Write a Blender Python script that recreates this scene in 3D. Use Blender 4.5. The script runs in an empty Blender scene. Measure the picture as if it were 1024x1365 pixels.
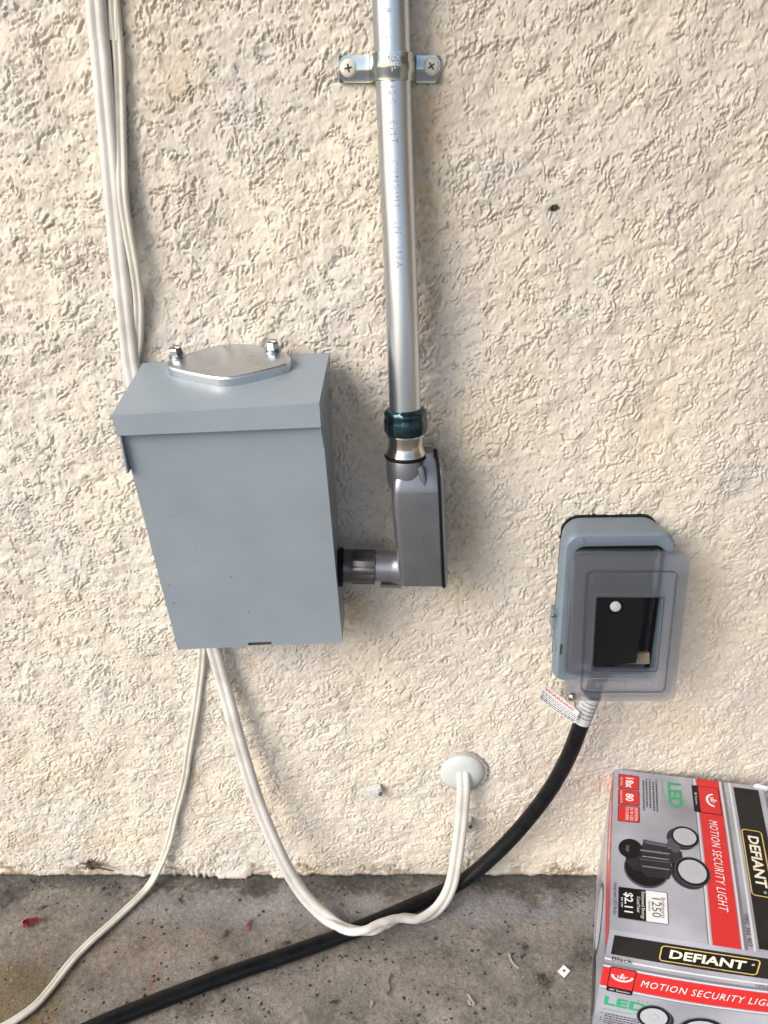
import bpy, bmesh, math, random
import numpy as np
from mathutils import Vector, Matrix
R = math.radians
random.seed(7)
rng = np.random.default_rng(11)
SC = bpy.context.scene
COL = SC.collection

# ------------------------------------------------------------------ camera
F_PX, PITCH, DIST, CAM_H = 1025.0, R(25.0), 0.73, 0.8795
cam_d = bpy.data.cameras.new('camera')
cam = bpy.data.objects.new('camera', cam_d)
COL.objects.link(cam)
cam_d.sensor_fit = 'VERTICAL'
cam_d.sensor_height = 36.0
cam_d.lens = 36.0 * F_PX / 1365.0
cam_d.clip_start, cam_d.clip_end = 0.01, 400
cam.location = (0, -DIST, CAM_H)
cam.rotation_euler = (math.pi / 2 - PITCH, 0, 0)
SC.camera = cam

# ------------------------------------------------------------------ light
SUN_AZ = Vector((-0.77, -0.64, 0)).normalized()
SUN_EL = R(34)
sun_vec = Vector((SUN_AZ.x * math.cos(SUN_EL), SUN_AZ.y * math.cos(SUN_EL), math.sin(SUN_EL)))
w = bpy.data.worlds.new("World")
SC.world = w
w.use_nodes = True
nt = w.node_tree
bg = nt.nodes['Background']
sky = nt.nodes.new('ShaderNodeTexSky')
sky.sky_type = 'NISHITA'
sky.sun_disc = False
sky.sun_elevation = SUN_EL
sky.sun_rotation = math.atan2(SUN_AZ.x, SUN_AZ.y)
sky.air_density, sky.dust_density, sky.ozone_density = 1.0, 2.5, 1.0
nt.links.new(sky.outputs[0], bg.inputs[0])
bg.inputs[1].default_value = 0.125
sd = bpy.data.lights.new('sun', 'SUN')
sd.energy, sd.angle, sd.color = 1.5, R(38), (1.0, 0.945, 0.86)
so = bpy.data.objects.new('sun', sd)
COL.objects.link(so)
so.location = sun_vec * 4
so.rotation_euler = sun_vec.to_track_quat('Z', 'Y').to_euler()
SC.view_settings.view_transform = 'Standard'
SC.view_settings.look = 'None'
SC.view_settings.gamma = 1
SC.view_settings.exposure = 0.95
SC.view_settings.use_curve_mapping = False

# ------------------------------------------------------------------ pixel -> point on a plane
SP, CP = math.sin(PITCH), math.cos(PITCH)
def ray(x, y):
    u, v = (x - 512) / F_PX, (y - 682.5) / F_PX
    return Vector((u, CP - v * SP, -(SP + v * CP)))
def at(x, y, Y=0.0):
    d = ray(x, y); t = (Y + DIST) / d.y
    return Vector((d.x * t, Y, CAM_H + d.z * t))
def atz(x, y, Z=0.0):
    d = ray(x, y); t = (Z - CAM_H) / d.z
    return Vector((d.x * t, -DIST + d.y * t, Z))
def atx(x, y, X):                       # point of given X (for flanks)
    d = ray(x, y); t = X / d.x
    return Vector((X, -DIST + d.y * t, CAM_H + d.z * t))

# ------------------------------------------------------------------ materials
def mat(name, col, rough=0.5, metal=0.0, bump=None, vary=None, spec=0.5, coat=0.0, aniso=0.0, rvary=None):
    m = bpy.data.materials.new(name); m.use_nodes = True
    n, l = m.node_tree.nodes, m.node_tree.links
    b = n['Principled BSDF']
    b.inputs['Base Color'].default_value = (*col, 1)
    b.inputs['Roughness'].default_value = rough
    b.inputs['Metallic'].default_value = metal
    b.inputs['Specular IOR Level'].default_value = spec
    b.inputs['Coat Weight'].default_value = coat
    tc = n.new('ShaderNodeTexCoord')
    if vary:                              # (scale, amount[, stretch xyz])
        mp = n.new('ShaderNodeMapping'); l.new(tc.outputs['Object'], mp.inputs[0])
        if len(vary) > 2: mp.inputs['Scale'].default_value = vary[2]
        t = n.new('ShaderNodeTexNoise'); t.inputs['Scale'].default_value = vary[0]; t.inputs['Detail'].default_value = 3
        l.new(mp.outputs[0], t.inputs['Vector'])
        r = n.new('ShaderNodeMapRange'); r.clamp = False; r.inputs[1].default_value = .3; r.inputs[2].default_value = .7
        r.inputs[3].default_value = 1 - vary[1]; r.inputs[4].default_value = 1 + vary[1]
        l.new(t.outputs[0], r.inputs[0])
        v = n.new('ShaderNodeVectorMath'); v.operation = 'SCALE'
        v.inputs[0].default_value = col
        l.new(r.outputs[0], v.inputs['Scale']); l.new(v.outputs[0], b.inputs['Base Color'])
    if rvary:                             # (scale, low, high[, stretch])
        mp = n.new('ShaderNodeMapping'); l.new(tc.outputs['Object'], mp.inputs[0])
        if len(rvary) > 3: mp.inputs['Scale'].default_value = rvary[3]
        t = n.new('ShaderNodeTexNoise'); t.inputs['Scale'].default_value = rvary[0]; t.inputs['Detail'].default_value = 3
        l.new(mp.outputs[0], t.inputs['Vector'])
        r = n.new('ShaderNodeMapRange'); r.clamp = False; r.inputs[1].default_value = .3; r.inputs[2].default_value = .7
        r.inputs[3].default_value = rvary[1]; r.inputs[4].default_value = rvary[2]
        l.new(t.outputs[0], r.inputs[0]); l.new(r.outputs[0], b.inputs['Roughness'])
    if bump:                              # (scale, strength, distance[, stretch])
        mp = n.new('ShaderNodeMapping'); l.new(tc.outputs['Object'], mp.inputs[0])
        if len(bump) > 3: mp.inputs['Scale'].default_value = bump[3]
        t = n.new('ShaderNodeTexNoise'); t.inputs['Scale'].default_value = bump[0]; t.inputs['Detail'].default_value = 4
        l.new(mp.outputs[0], t.inputs['Vector'])
        bp = n.new('ShaderNodeBump'); bp.inputs['Strength'].default_value = bump[1]; bp.inputs['Distance'].default_value = bump[2]
        l.new(t.outputs[0], bp.inputs['Height']); l.new(bp.outputs[0], b.inputs['Normal'])
    return m

M = {}
M['grey_paint'] = mat('grey_enamel', (0.235, 0.282, 0.330), .34, bump=(900, .12, .0004), vary=(14, .06), rvary=(22, .26, .44))
M['grey_dark'] = mat('grey_enamel_shade', (0.10, 0.125, 0.14), .5, vary=(20, .06))
M['emt'] = mat('galvanised_tube', (0.55, 0.585, 0.635), .31, 1.0, bump=(60, .10, .0004, (1, 1, .04)), vary=(70, .10, (1, 1, .05)), rvary=(40, .24, .38, (1, 1, .1)))
M['emt_print'] = mat('tube_ink', (0.30, 0.32, 0.38), .4, .6, vary=(700, .8))
M['zinc'] = mat('bright_zinc', (0.38, 0.43, 0.43), .12, 1.0, bump=(120, .12, .0004), vary=(90, .12))
M['zinc_cast'] = mat('cast_zinc_plate', (0.58, 0.61, 0.66), .30, 1.0, bump=(700, .10, .0003), rvary=(60, .24, .42))
M['teal_zinc'] = mat('blue_black_zinc', (0.030, 0.062, 0.078), .20, .85, bump=(150, .3, .001), vary=(120, .4))
M['steel'] = mat('connector_steel', (0.52, 0.50, 0.46), .18, 1.0, vary=(120, .12))
M['cast_alu'] = mat('grey_lacquered_aluminium', (0.22, 0.235, 0.265), .31, .75, vary=(40, .07), rvary=(40, .24, .38))
M['dark_nut'] = mat('dark_fitting', (0.085, 0.085, 0.09), .34, .6, vary=(80, .2), bump=(300, .2, .0005))
M['rubber'] = mat('black_rubber', (0.006, 0.006, 0.007), .55, spec=.15)
M['screw_white'] = mat('painted_screw_head', (0.60, 0.59, 0.53), .4, vary=(200, .1))
M['slot_dark'] = mat('screw_recess', (0.05, 0.05, 0.045), .6)
M['cable_white'] = mat('painted_cable', (0.56, 0.545, 0.525), .45, vary=(30, .16), bump=(120, .15, .0006))
M['cord_white'] = mat('old_white_cord', (0.55, 0.53, 0.475), .42, vary=(40, .12), bump=(150, .1, .0004))
M['cord_black'] = mat('black_cable_jacket', (0.006, 0.0065, 0.008), .30, spec=.22, vary=(60, .35), bump=(400, .12, .0004), rvary=(50, .22, .42))
M['cover_base'] = mat('grey_pvc', (0.155, 0.20, 0.25), .40, vary=(20, .05), bump=(900, .1, .0003))
M['plug_black'] = mat('black_plug_plastic', (0.009, 0.009, 0.009), .30, spec=.4, bump=(500, .2, .0005))
M['plug_white'] = mat('white_dot_plastic', (0.85, 0.85, 0.85), .35)
M['outlet_dark'] = mat('receptacle_black', (0.014, 0.014, 0.016), .5)
M['tan_inside'] = mat('tan_gasket_foam', (0.42, 0.34, 0.23), .8, vary=(300, .15))
M['escutcheon'] = mat('pale_grey_plastic', (0.50, 0.55, 0.56), .42, vary=(30, .04))
M['caulk'] = mat('grey_caulk', (0.36, 0.34, 0.30), .6, vary=(150, .15), bump=(200, .4, .001))
M['clip'] = mat('weathered_clip', (0.52, 0.54, 0.53), .5, vary=(180, .18))
M['nail'] = mat('dull_nail', (0.16, 0.16, 0.15), .4, .7)
M['paper'] = mat('white_paper', (0.78, 0.80, 0.84), .55)
M['ink_red'] = mat('red_ink', (0.55, 0.06, 0.09), .6)
M['ink_black'] = mat('black_ink', (0.03, 0.03, 0.035), .6)
M['ink_blue'] = mat('blue_ink', (0.05, 0.09, 0.20), .6)
M['dirt'] = mat('dark_debris', (0.035, 0.028, 0.022), .9, vary=(300, .5))
M['leaf_bit'] = mat('dry_leaf_bit', (0.07, 0.05, 0.04), .8, vary=(200, .4))
M['red_scrap'] = mat('red_plastic_scrap', (0.22, 0.03, 0.04), .5, vary=(300, .2))
M['pale_bit'] = mat('pale_chip', (0.30, 0.28, 0.255), .8, vary=(200, .2))
# carton print
def pm(name, c, rough=.30, spec=.5): return mat(name, c, rough, spec=spec, bump=(160, .06, .0006), rvary=(25, rough, rough + .16))
M['c_silver'] = mat('silver_carton_print', (0.41, 0.43, 0.51), .22, .3, bump=(45, .12, .002), vary=(10, .34), rvary=(18, .22, .40))
M['c_silver_lt'] = pm('light_silver_print', (0.62, 0.64, 0.69))
M['c_silver_dk'] = pm('dark_silver_print', (0.17, 0.175, 0.21))
M['c_red'] = pm('red_carton_print', (0.62, 0.022, 0.025))
M['c_black'] = pm('black_carton_print', (0.008, 0.0078, 0.0075), .34, .3)
M['c_gloss'] = pm('gloss_black_print', (0.020, 0.021, 0.026), .2)
M['c_mesh'] = pm('charcoal_print', (0.026, 0.024, 0.023), .34, .3)
M['c_gold'] = pm('gold_print', (0.62, 0.45, 0.13))
M['c_cream'] = pm('cream_print', (0.80, 0.76, 0.62))
M['c_white'] = pm('white_print', (0.80, 0.80, 0.82))
M['c_green'] = pm('green_print', (0.03, 0.36, 0.16))
M['c_lens'] = pm('lens_print', (0.44, 0.46, 0.51))
M['c_slate'] = pm('slate_print', (0.07, 0.078, 0.10))
M['c_ink'] = pm('ink_print', (0.06, 0.06, 0.075))
M['c_board'] = mat('brown_board', (0.36, 0.32, 0.27), .75, vary=(90, .12))

def frosted(name, col, clear, rough, trans_w, blur=0):
    m = bpy.data.materials.new(name); m.use_nodes = True
    n, l = m.node_tree.nodes, m.node_tree.links
    out = n['Material Output']; b = n['Principled BSDF']
    b.inputs['Base Color'].default_value = (*col, 1); b.inputs['Roughness'].default_value = rough
    tl = n.new('ShaderNodeBsdfTranslucent'); tl.inputs[0].default_value = (*col, 1)
    if blur:
        tr = n.new('ShaderNodeBsdfRefraction'); tr.inputs['Roughness'].default_value = blur; tr.inputs['IOR'].default_value = 1.04
    else: tr = n.new('ShaderNodeBsdfTransparent')
    tr.inputs[0].default_value = (.92, .93, .95, 1)
    m1 = n.new('ShaderNodeMixShader'); m1.inputs[0].default_value = trans_w
    l.new(b.outputs[0], m1.inputs[1]); l.new(tl.outputs[0], m1.inputs[2])
    m2 = n.new('ShaderNodeMixShader'); m2.inputs[0].default_value = clear
    if blur:                              # part of the light goes straight through, part is scattered
        t0 = n.new('ShaderNodeBsdfTransparent'); t0.inputs[0].default_value = (.93, .935, .95, 1)
        m3 = n.new('ShaderNodeMixShader'); m3.inputs[0].default_value = .66
        l.new(tr.outputs[0], m3.inputs[1]); l.new(t0.outputs[0], m3.inputs[2]); tr = m3
    l.new(m1.outputs[0], m2.inputs[1]); l.new(tr.outputs[0], m2.inputs[2])
    l.new(m2.outputs[0], out.inputs['Surface'])
    return m
M['frost'] = frosted('frosted_grey_plastic', (0.46, 0.50, 0.585), .83, .22, .50, .30)
M['frost_groove'] = frosted('dark_groove_plastic', (0.10, 0.11, 0.14), .55, .25, .2, .2)
M['frost_mark'] = frosted('frosted_raised_plastic', (0.50, 0.53, 0.60), .66, .24, .3, .3)
M['clear'] = frosted('clear_window_plastic', (0.02, 0.02, 0.02), .93, .06, .0)

def attr_mat(name, attr, rough, n1, n2, bump):
    m = bpy.data.materials.new(name); m.use_nodes = True
    n, l = m.node_tree.nodes, m.node_tree.links
    b = n['Principled BSDF']; b.inputs['Roughness'].default_value = rough
    b.inputs['Specular IOR Level'].default_value = .3
    a = n.new('ShaderNodeAttribute'); a.attribute_name = attr
    tc = n.new('ShaderNodeTexCoord'); cur = a.outputs['Color']
    for sc, am in (n1, n2):
        t = n.new('ShaderNodeTexNoise'); t.inputs['Scale'].default_value = sc; t.inputs['Detail'].default_value = 5
        l.new(tc.outputs['Object'], t.inputs['Vector'])
        r = n.new('ShaderNodeMapRange'); r.inputs[1].default_value = .3; r.inputs[2].default_value = .7
        r.inputs[3].default_value = 1 - am; r.inputs[4].default_value = 1 + am; l.new(t.outputs[0], r.inputs[0])
        v = n.new('ShaderNodeVectorMath'); v.operation = 'SCALE'; l.new(cur, v.inputs[0]); l.new(r.outputs[0], v.inputs['Scale'])
        cur = v.outputs[0]
    l.new(cur, b.inputs['Base Color'])
    t = n.new('ShaderNodeTexNoise'); t.inputs['Scale'].default_value = bump[0]; t.inputs['Detail'].default_value = 3
    l.new(tc.outputs['Object'], t.inputs['Vector'])
    bp = n.new('ShaderNodeBump'); bp.inputs['Strength'].default_value = bump[1]; bp.inputs['Distance'].default_value = bump[2]
    l.new(t.outputs[0], bp.inputs['Height']); l.new(bp.outputs[0], b.inputs['Normal'])
    return m, b, n, l
M['stucco'] = attr_mat('painted_stucco', 'tint', .75, (9, .035), (160, .03), (800, .18, .0006))[0]
M['concrete'], cb, cn, cl = attr_mat('worn_concrete', 'tint', .62, (14, .12), (420, .30), (900, .5, .0008))

# ------------------------------------------------------------------ object helpers
WL = {}                                   # world position of each parent
def tag(o, label=None, cat=None, group=None, kind=None):
    if label: o['label'] = label
    if cat: o['category'] = cat
    if group: o['group'] = group
    if kind: o['kind'] = kind
    return o
def thing(name, loc, label, cat, group=None):
    o = bpy.data.objects.new(name, None); COL.objects.link(o)
    o.empty_display_size = .02
    o.location = loc; WL[o] = Vector(loc)
    return tag(o, label, cat, group)
def link(name, me, material, parent=None, smooth=True, origin=None):
    o = bpy.data.objects.new(name, me); COL.objects.link(o)
    base = WL[parent] if parent is not None else (Vector(origin) if origin is not None else Vector((0, 0, 0)))
    me.transform(Matrix.Translation(-base))
    if parent is not None: o.parent = parent
    else: o.location = base
    WL[o] = base
    if material is not None: me.materials.append(material)
    if smooth:
        me.polygons.foreach_set('use_smooth', [True] * len(me.polygons))
        try: me.set_sharp_from_angle(angle=R(38))
        except Exception: pass
    me.update()
    return o
def obj(name, bm, material, parent=None, smooth=True, origin=None, bevel=0, seg=2, recalc=True):
    if bevel:
        es = [e for e in bm.edges if len(e.link_faces) == 2 and e.calc_face_angle(0) > .5]
        bmesh.ops.bevel(bm, geom=es, offset=bevel, segments=seg, profile=.6, affect='EDGES', clamp_overlap=True)
    if recalc: bmesh.ops.recalc_face_normals(bm, faces=bm.faces)
    me = bpy.data.meshes.new(name); bm.to_mesh(me); bm.free()
    return link(name, me, material, parent, smooth, origin)
def pyobj(name, V, Fc, material, parent=None, smooth=False, origin=None):
    me = bpy.data.meshes.new(name); me.from_pydata([tuple(v) for v in V], [], [tuple(f) for f in Fc])
    return link(name, me, material, parent, smooth, origin)

def hexa(bm, front, back):                # two quads of 4 points, same winding
    a = [bm.verts.new(p) for p in front]; b = [bm.verts.new(p) for p in back]
    bm.faces.new(a); bm.faces.new(b[::-1])
    for i in range(4):
        j = (i + 1) % 4
        bm.faces.new((a[j], a[i], b[i], b[j]))
def prism(bm, front, back):
    a = [bm.verts.new(p) for p in front]; b = [bm.verts.new(p) for p in back]; n = len(a)
    bm.faces.new(a); bm.faces.new(b[::-1])
    for i in range(n):
        j = (i + 1) % n
        bm.faces.new((a[j], a[i], b[i], b[j]))
def frame(axis):
    w_ = Vector(axis).normalized()
    u = w_.orthogonal().normalized() if abs(w_.z) > .99 else Vector((0, 0, 1)).cross(w_).normalized()
    return u, w_.cross(u), w_
def lathe(bm, base, axis, prof, n=40, U=None, squash=None, cap=True):   # prof: (radius, distance along the axis)
    u, v, w_ = frame(axis)
    if U is not None: u = Vector(U).normalized(); v = w_.cross(u).normalized()
    rings = []
    for r, h in prof:
        rings.append([bm.verts.new(Vector(base) + w_ * h + (u * math.cos(2 * math.pi * k / n) + v * math.sin(2 * math.pi * k / n) * (squash or 1)) * r) for k in range(n)])
    for a, b in zip(rings, rings[1:]):
        for k in range(n):
            bm.faces.new((a[k], a[(k + 1) % n], b[(k + 1) % n], b[k]))
    if cap:
        bm.faces.new(rings[0][::-1]); bm.faces.new(rings[-1])
def catmull(P, n=10):
    P = [Vector(p) for p in P]; Q = [P[0] * 2 - P[1]] + P + [P[-1] * 2 - P[-2]]; out = []
    for i in range(1, len(Q) - 2):
        a, b, c, d = Q[i - 1:i + 3]
        for k in range(n):
            t = k / n
            out.append(.5 * ((2 * b) + (c - a) * t + (2 * a - 5 * b + 4 * c - d) * t * t + (3 * b - a - 3 * c + d) * t ** 3))
    out.append(P[-1]); return out
def sweep(bm, pts, prof, side, twist=None):    # prof: closed loop (s, t) along side / normal
    rings = []
    for i, p in enumerate(pts):
        T = (pts[min(i + 1, len(pts) - 1)] - pts[max(i - 1, 0)]).normalized()
        sv = Vector(side(i / (len(pts) - 1))) if callable(side) else Vector(side)
        S = (sv - T * sv.dot(T)).normalized(); N = T.cross(S)
        rings.append([bm.verts.new(p + S * a + N * b) for a, b in prof])
    n = len(prof)
    for a, b in zip(rings, rings[1:]):
        for k in range(n): bm.faces.new((a[k], a[(k + 1) % n], b[(k + 1) % n], b[k]))
    bm.faces.new(rings[0][::-1]); bm.faces.new(rings[-1])
def circ(r, n=20): return [(r * math.cos(2 * math.pi * k / n), r * math.sin(2 * math.pi * k / n)) for k in range(n)]
def eight(r, half, n=10):                 # figure-eight section of twin flex
    out = []
    a0 = math.acos(min(.98, half / r * .93))
    for k in range(n + 1):
        a = -math.pi + a0 + (2 * math.pi - 2 * a0) * k / n
        out.append((half + r * math.cos(a), r * math.sin(a)))
    for k in range(n + 1):
        a = a0 + (2 * math.pi - 2 * a0) * k / n
        out.append((-half + r * math.cos(a), r * math.sin(a)))
    return out
def rrect(w_, h_, r, n=6, r_list=None):
    out = []
    for q, (sx, sy) in enumerate(((1, 1), (-1, 1), (-1, -1), (1, -1))):
        rr = r_list[q] if r_list else r
        for k in range(n + 1):
            a = math.pi / 2 * (q + k / n)
            out.append((sx * (w_ / 2 - rr) + rr * math.cos(a), sy * (h_ / 2 - rr) + rr * math.sin(a)))
    return out
def loops(bm, L, cap0=False, cap1=False):
    rings = [[bm.verts.new(p) for p in l] for l in L]
    for a, b in zip(rings, rings[1:]):
        n = len(a)
        for k in range(n): bm.faces.new((a[k], a[(k + 1) % n], b[(k + 1) % n], b[k]))
    if cap0: bm.faces.new(rings[0][::-1])
    if cap1: bm.faces.new(rings[-1])
def text(s, size=1.0, offset=0.0, shear=0.0, ax='CENTER', ay='CENTER', res=2, space=1.0):
    cu = bpy.data.curves.new('t', 'FONT'); cu.body = s; cu.size = size; cu.offset = offset; cu.shear = shear
    cu.align_x, cu.align_y = ax, ay; cu.resolution_u = res; cu.space_character = space
    o = bpy.data.objects.new('t', cu); COL.objects.link(o)
    dg = bpy.context.evaluated_depsgraph_get(); dg.update()
    me = bpy.data.meshes.new_from_object(o.evaluated_get(dg))
    V = [(v.co.x, v.co.y) for v in me.vertices]; Fc = [tuple(p.vertices) for p in me.polygons]
    bpy.data.objects.remove(o); bpy.data.curves.remove(cu); bpy.data.meshes.remove(me)
    return V, Fc

# ------------------------------------------------------------------ noise fields (tileable)
def field(n, dx, wl, bw, seed, ax=1.0, az=1.0):
    g = np.random.default_rng(seed).standard_normal((n, n))
    f = np.fft.fftfreq(n, dx)
    kz, kx = np.meshgrid(f * az, f * ax, indexing='ij'); k = np.hypot(kx, kz)
    fil = np.exp(-((np.log(np.maximum(k, 1e-9) * wl)) ** 2) / (2 * bw ** 2)); fil[0, 0] = 0
    h = np.fft.ifft2(np.fft.fft2(g) * fil).real
    return h / h.std()
def sample(h, dx, x, z):
    n = h.shape[0]; fx = x / dx; fz = z / dx
    i = np.floor(fx).astype(int); j = np.floor(fz).astype(int); a = fx - i; b = fz - j
    i0, i1, j0, j1 = i % n, (i + 1) % n, j % n, (j + 1) % n
    return (h[j0, i0] * (1 - a) + h[j0, i1] * a) * (1 - b) + (h[j1, i0] * (1 - a) + h[j1, i1] * a) * b
def sst(a, b, x):
    t = np.clip((x - a) / (b - a), 0, 1); return t * t * (3 - 2 * t)
def grid_mesh(name, P, tint):             # P: (rows, cols, 3)
    nz, nx = P.shape[:2]
    me = bpy.data.meshes.new(name)
    idx = np.arange(nz * nx).reshape(nz, nx)
    q = np.stack([idx[:-1, :-1], idx[:-1, 1:], idx[1:, 1:], idx[1:, :-1]], -1).reshape(-1, 4)
    me.vertices.add(nz * nx); me.vertices.foreach_set('co', P.reshape(-1).astype(np.float32))
    me.loops.add(q.size); me.loops.foreach_set('vertex_index', q.reshape(-1).astype(np.int32))
    me.polygons.add(len(q)); me.polygons.foreach_set('loop_start', (np.arange(len(q)) * 4).astype(np.int32))
    me.polygons.foreach_set('use_smooth', np.ones(len(q), bool))
    at_ = me.attributes.new('tint', 'FLOAT_COLOR', 'POINT')
    c = np.ones((nz * nx, 4), np.float32); c[:, :3] = tint.reshape(-1, 3); at_.data.foreach_set('color', c.reshape(-1))
    me.update(calc_edges=True); me.validate()
    return me

N, DX = 1024, .0012
A1 = field(N, DX, .030, .45, 1, 1.0, .75); A2 = field(N, DX, .0125, .45, 2); A3 = field(N, DX, .0062, .65, 3); A4 = field(N, DX, .0036, .5, 4); B1 = field(N, DX, .058, .40, 9, 1.0, .8)
A5 = field(N, DX, .11, .5, 5); A6 = field(N, DX, .016, .4, 6); A7 = field(N, DX, .24, .5, 7); A8 = field(N, DX, .022, .4, 8)

def ledge(t, x, z, mask, H, D, fall):      # flake edges along the integer contours of t: raised lip, sharp drop, crevice
    if min(t.shape) < 3: return np.zeros_like(t)
    sx = np.hypot(x[0, 1] - x[0, 0], 0); sz = max(abs(z[-1, 0] - z[-2, 0]), 1e-6)
    gz, gx = np.gradient(t, sz, sx); gg = np.hypot(gx, gz) + 1e-6; g = gg + 12
    d = (t - np.round(t)) / g
    drag = sst(-.05, .55, (gx * .88 - gz * .47) / gg)                # the trowel pulled down and to the right: only those edges are sharp
    dp = np.maximum(d, 0)
    h = np.where(d < 0, H * np.exp(d / fall), H * np.exp(-dp / .0006) - D * (1 - np.exp(-dp / .0005)) * (.45 * np.exp(-dp / (fall * .5)) + .75 * np.exp(-dp / .0014)))
    return mask * drag * h
def stucco_h(x, z):                       # relief towards the room, metres
    a3 = sample(A3, DX, x, z); a4 = sample(A4, DX, x, z); a5 = sample(A5, DX, x + .31, z + .1)
    wx = x + .0016 * sample(A6, DX, x, z) + .0007 * sample(A3, DX, x + .3, z); wz = z + .0016 * sample(A8, DX, x, z) + .0007 * sample(A3, DX, x, z + .4)
    big = sample(A1, DX, wx, wz); mid = sample(A2, DX, wx, wz); mid2 = sample(A2, DX, wx + .4, wz + .15)
    low = sst(.47, .20, z + .05 * sample(A7, DX, x, z))             # finer, softer texture low on the wall
    t1 = (x * .9 - z * .35) / .029 + .84 * sample(B1, DX, wx, wz) + .13 * mid + .12 * big
    m1 = sst(-.30, .30, sample(A8, DX, x + .2, z + .6) + .50 * a5) * (1 - .35 * low)
    t2 = (x * .8 - z * .55) / .017 + .50 * sample(A1, DX, wx + .2, wz + .5) + .14 * mid2
    m2 = sst(.35, .9, sample(A6, DX, x + .7, z + .3) + .40 * a5 + .2 * low)
    h = ledge(t1, x, z, m1, .0007, .0036, .0085) + ledge(t2, x, z, m2, .0004, .0024, .0045)
    h += .0009 * a5 + .00042 * big + .00013 * mid + (.00010 + .00010 * low) * a3 + .00009 * a4
    pit = sst(1.55, 2.0, sample(A3, DX, x + .11, z + .37)) * np.clip(.6 + .5 * sample(A5, DX, x, z + .5), .15, 1.1)
    h *= .35 + .65 * sst(.0, .014, z); pit *= sst(.0, .014, z)
    return h - .0026 * pit

WALL_RGB = np.array([.606, .562, .496])
def px_world(x, y): p = at(x, y); return p.x, p.z
def blob(x, z, px, py, rx, rz, ang=0):
    cx, cz = px_world(px, py); ca, sa = math.cos(ang), math.sin(ang)
    u = ((x - cx) * ca + (z - cz) * sa) / rx; v = (-(x - cx) * sa + (z - cz) * ca) / rz
    return np.exp(-(u * u + v * v))
def wall_tint(x, z):
    T = np.ones(x.shape + (3,)) * WALL_RGB
    n1 = sample(A7, DX, x, z)[..., None]; n2 = sample(A5, DX, x + .5, z)[..., None]
    T *= 1 + np.array([.02, .012, -.005]) * n1
    warm = np.zeros(x.shape)              # ochre stains, and warm shade painted right of conduit, elbow and boxes
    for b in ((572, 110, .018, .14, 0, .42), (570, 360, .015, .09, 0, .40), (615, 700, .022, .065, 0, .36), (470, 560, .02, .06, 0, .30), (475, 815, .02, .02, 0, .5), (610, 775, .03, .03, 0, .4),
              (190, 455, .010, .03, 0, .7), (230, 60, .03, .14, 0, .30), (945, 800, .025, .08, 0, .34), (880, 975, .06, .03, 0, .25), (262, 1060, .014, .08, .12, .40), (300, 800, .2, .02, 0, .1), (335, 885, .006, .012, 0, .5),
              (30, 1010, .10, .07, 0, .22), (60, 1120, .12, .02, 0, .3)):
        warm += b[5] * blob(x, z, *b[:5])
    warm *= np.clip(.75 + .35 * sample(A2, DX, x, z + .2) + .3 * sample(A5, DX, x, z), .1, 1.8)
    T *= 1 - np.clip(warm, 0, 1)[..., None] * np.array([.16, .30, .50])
    crack = sst(1.75, 2.5, sample(A6, DX, x + .4, z + .2)) * .5     # small dirt-stained spots
    T *= 1 - crack[..., None] * np.array([.22, .30, .42])
    speck = sst(2.35, 2.8, sample(A3, DX, x + .21, z + .77))
    T *= 1 - speck[..., None] * np.array([.60, .64, .70])
    for sx, sy, r, k in ((740, 277, .0035, .92), (735, 279, .0022, .8), (115, 168, .002, .4), (1000, 335, .0014, .8), (880, 320, .002, .4)):
        T *= 1 - k * sst(.25, .6, blob(x, z, sx, sy, r * 1.2, r * .9) + .10 * sample(A4, DX, x, z))[..., None]
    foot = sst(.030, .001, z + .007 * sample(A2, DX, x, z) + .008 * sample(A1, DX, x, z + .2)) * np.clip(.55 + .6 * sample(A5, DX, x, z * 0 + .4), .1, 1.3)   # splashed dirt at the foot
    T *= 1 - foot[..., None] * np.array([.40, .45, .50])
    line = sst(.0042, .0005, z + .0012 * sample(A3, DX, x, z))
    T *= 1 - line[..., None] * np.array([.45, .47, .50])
    return T
def foot_z(x):                            # ragged lower edge of the render coat
    r = .0006 * sample(A1, DX, x, x * 0 + .31) + .0003 * sample(A3, DX, x, x * 0 + .5)
    return .0020 + np.maximum(r, -.0015)
def flare(x, z):                          # render slumped out over the slab in places
    n = np.clip(.9 * sample(B1, DX, x, x * 0 + .12) + .25 * sample(A2, DX, x, x * 0 + .8), -.2, .9) + .2
    c = sst(at(170, 1166).x, at(215, 1166).x, x) * sst(at(430, 1166).x, at(380, 1166).x, x)
    return sst(.016, .0, z) * (.0004 + n * (.0010 + .0045 * c))

def wall_grid(x0, x1, z0, z1, s, foot=False, Yoff=0.0):
    xs = np.linspace(x0, x1, int(round((x1 - x0) / s)) + 1); zs = np.linspace(z0, z1, int(round((z1 - z0) / s)) + 1)
    Z, X = np.meshgrid(zs, xs, indexing='ij')
    if foot: X = X * (.345 + .215 * (1 - Z / z1)) / x1              # finest where the wall is nearest
    H = stucco_h(X, Z)
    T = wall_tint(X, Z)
    if foot:
        H = H + flare(X, Z)
        Z = np.where(Z < .012, foot_z(X) + Z * (1 - foot_z(X) / .012), Z)
    P = np.stack([X, -H + Yoff, Z], -1)
    if foot:
        back = P[:1].copy(); back[..., 1] = .03
        P = np.concatenate([back, P]); T = np.concatenate([T[:1], T])
    return P, T
wall = thing('stucco_wall', (0, 0, 0), 'cream painted stucco wall with rough torn relief behind all the boxes and cables', 'wall')
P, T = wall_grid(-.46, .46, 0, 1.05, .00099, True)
link('wall_face', grid_mesh('wall_face', P, T), M['stucco'], wall, smooth=False)
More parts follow.
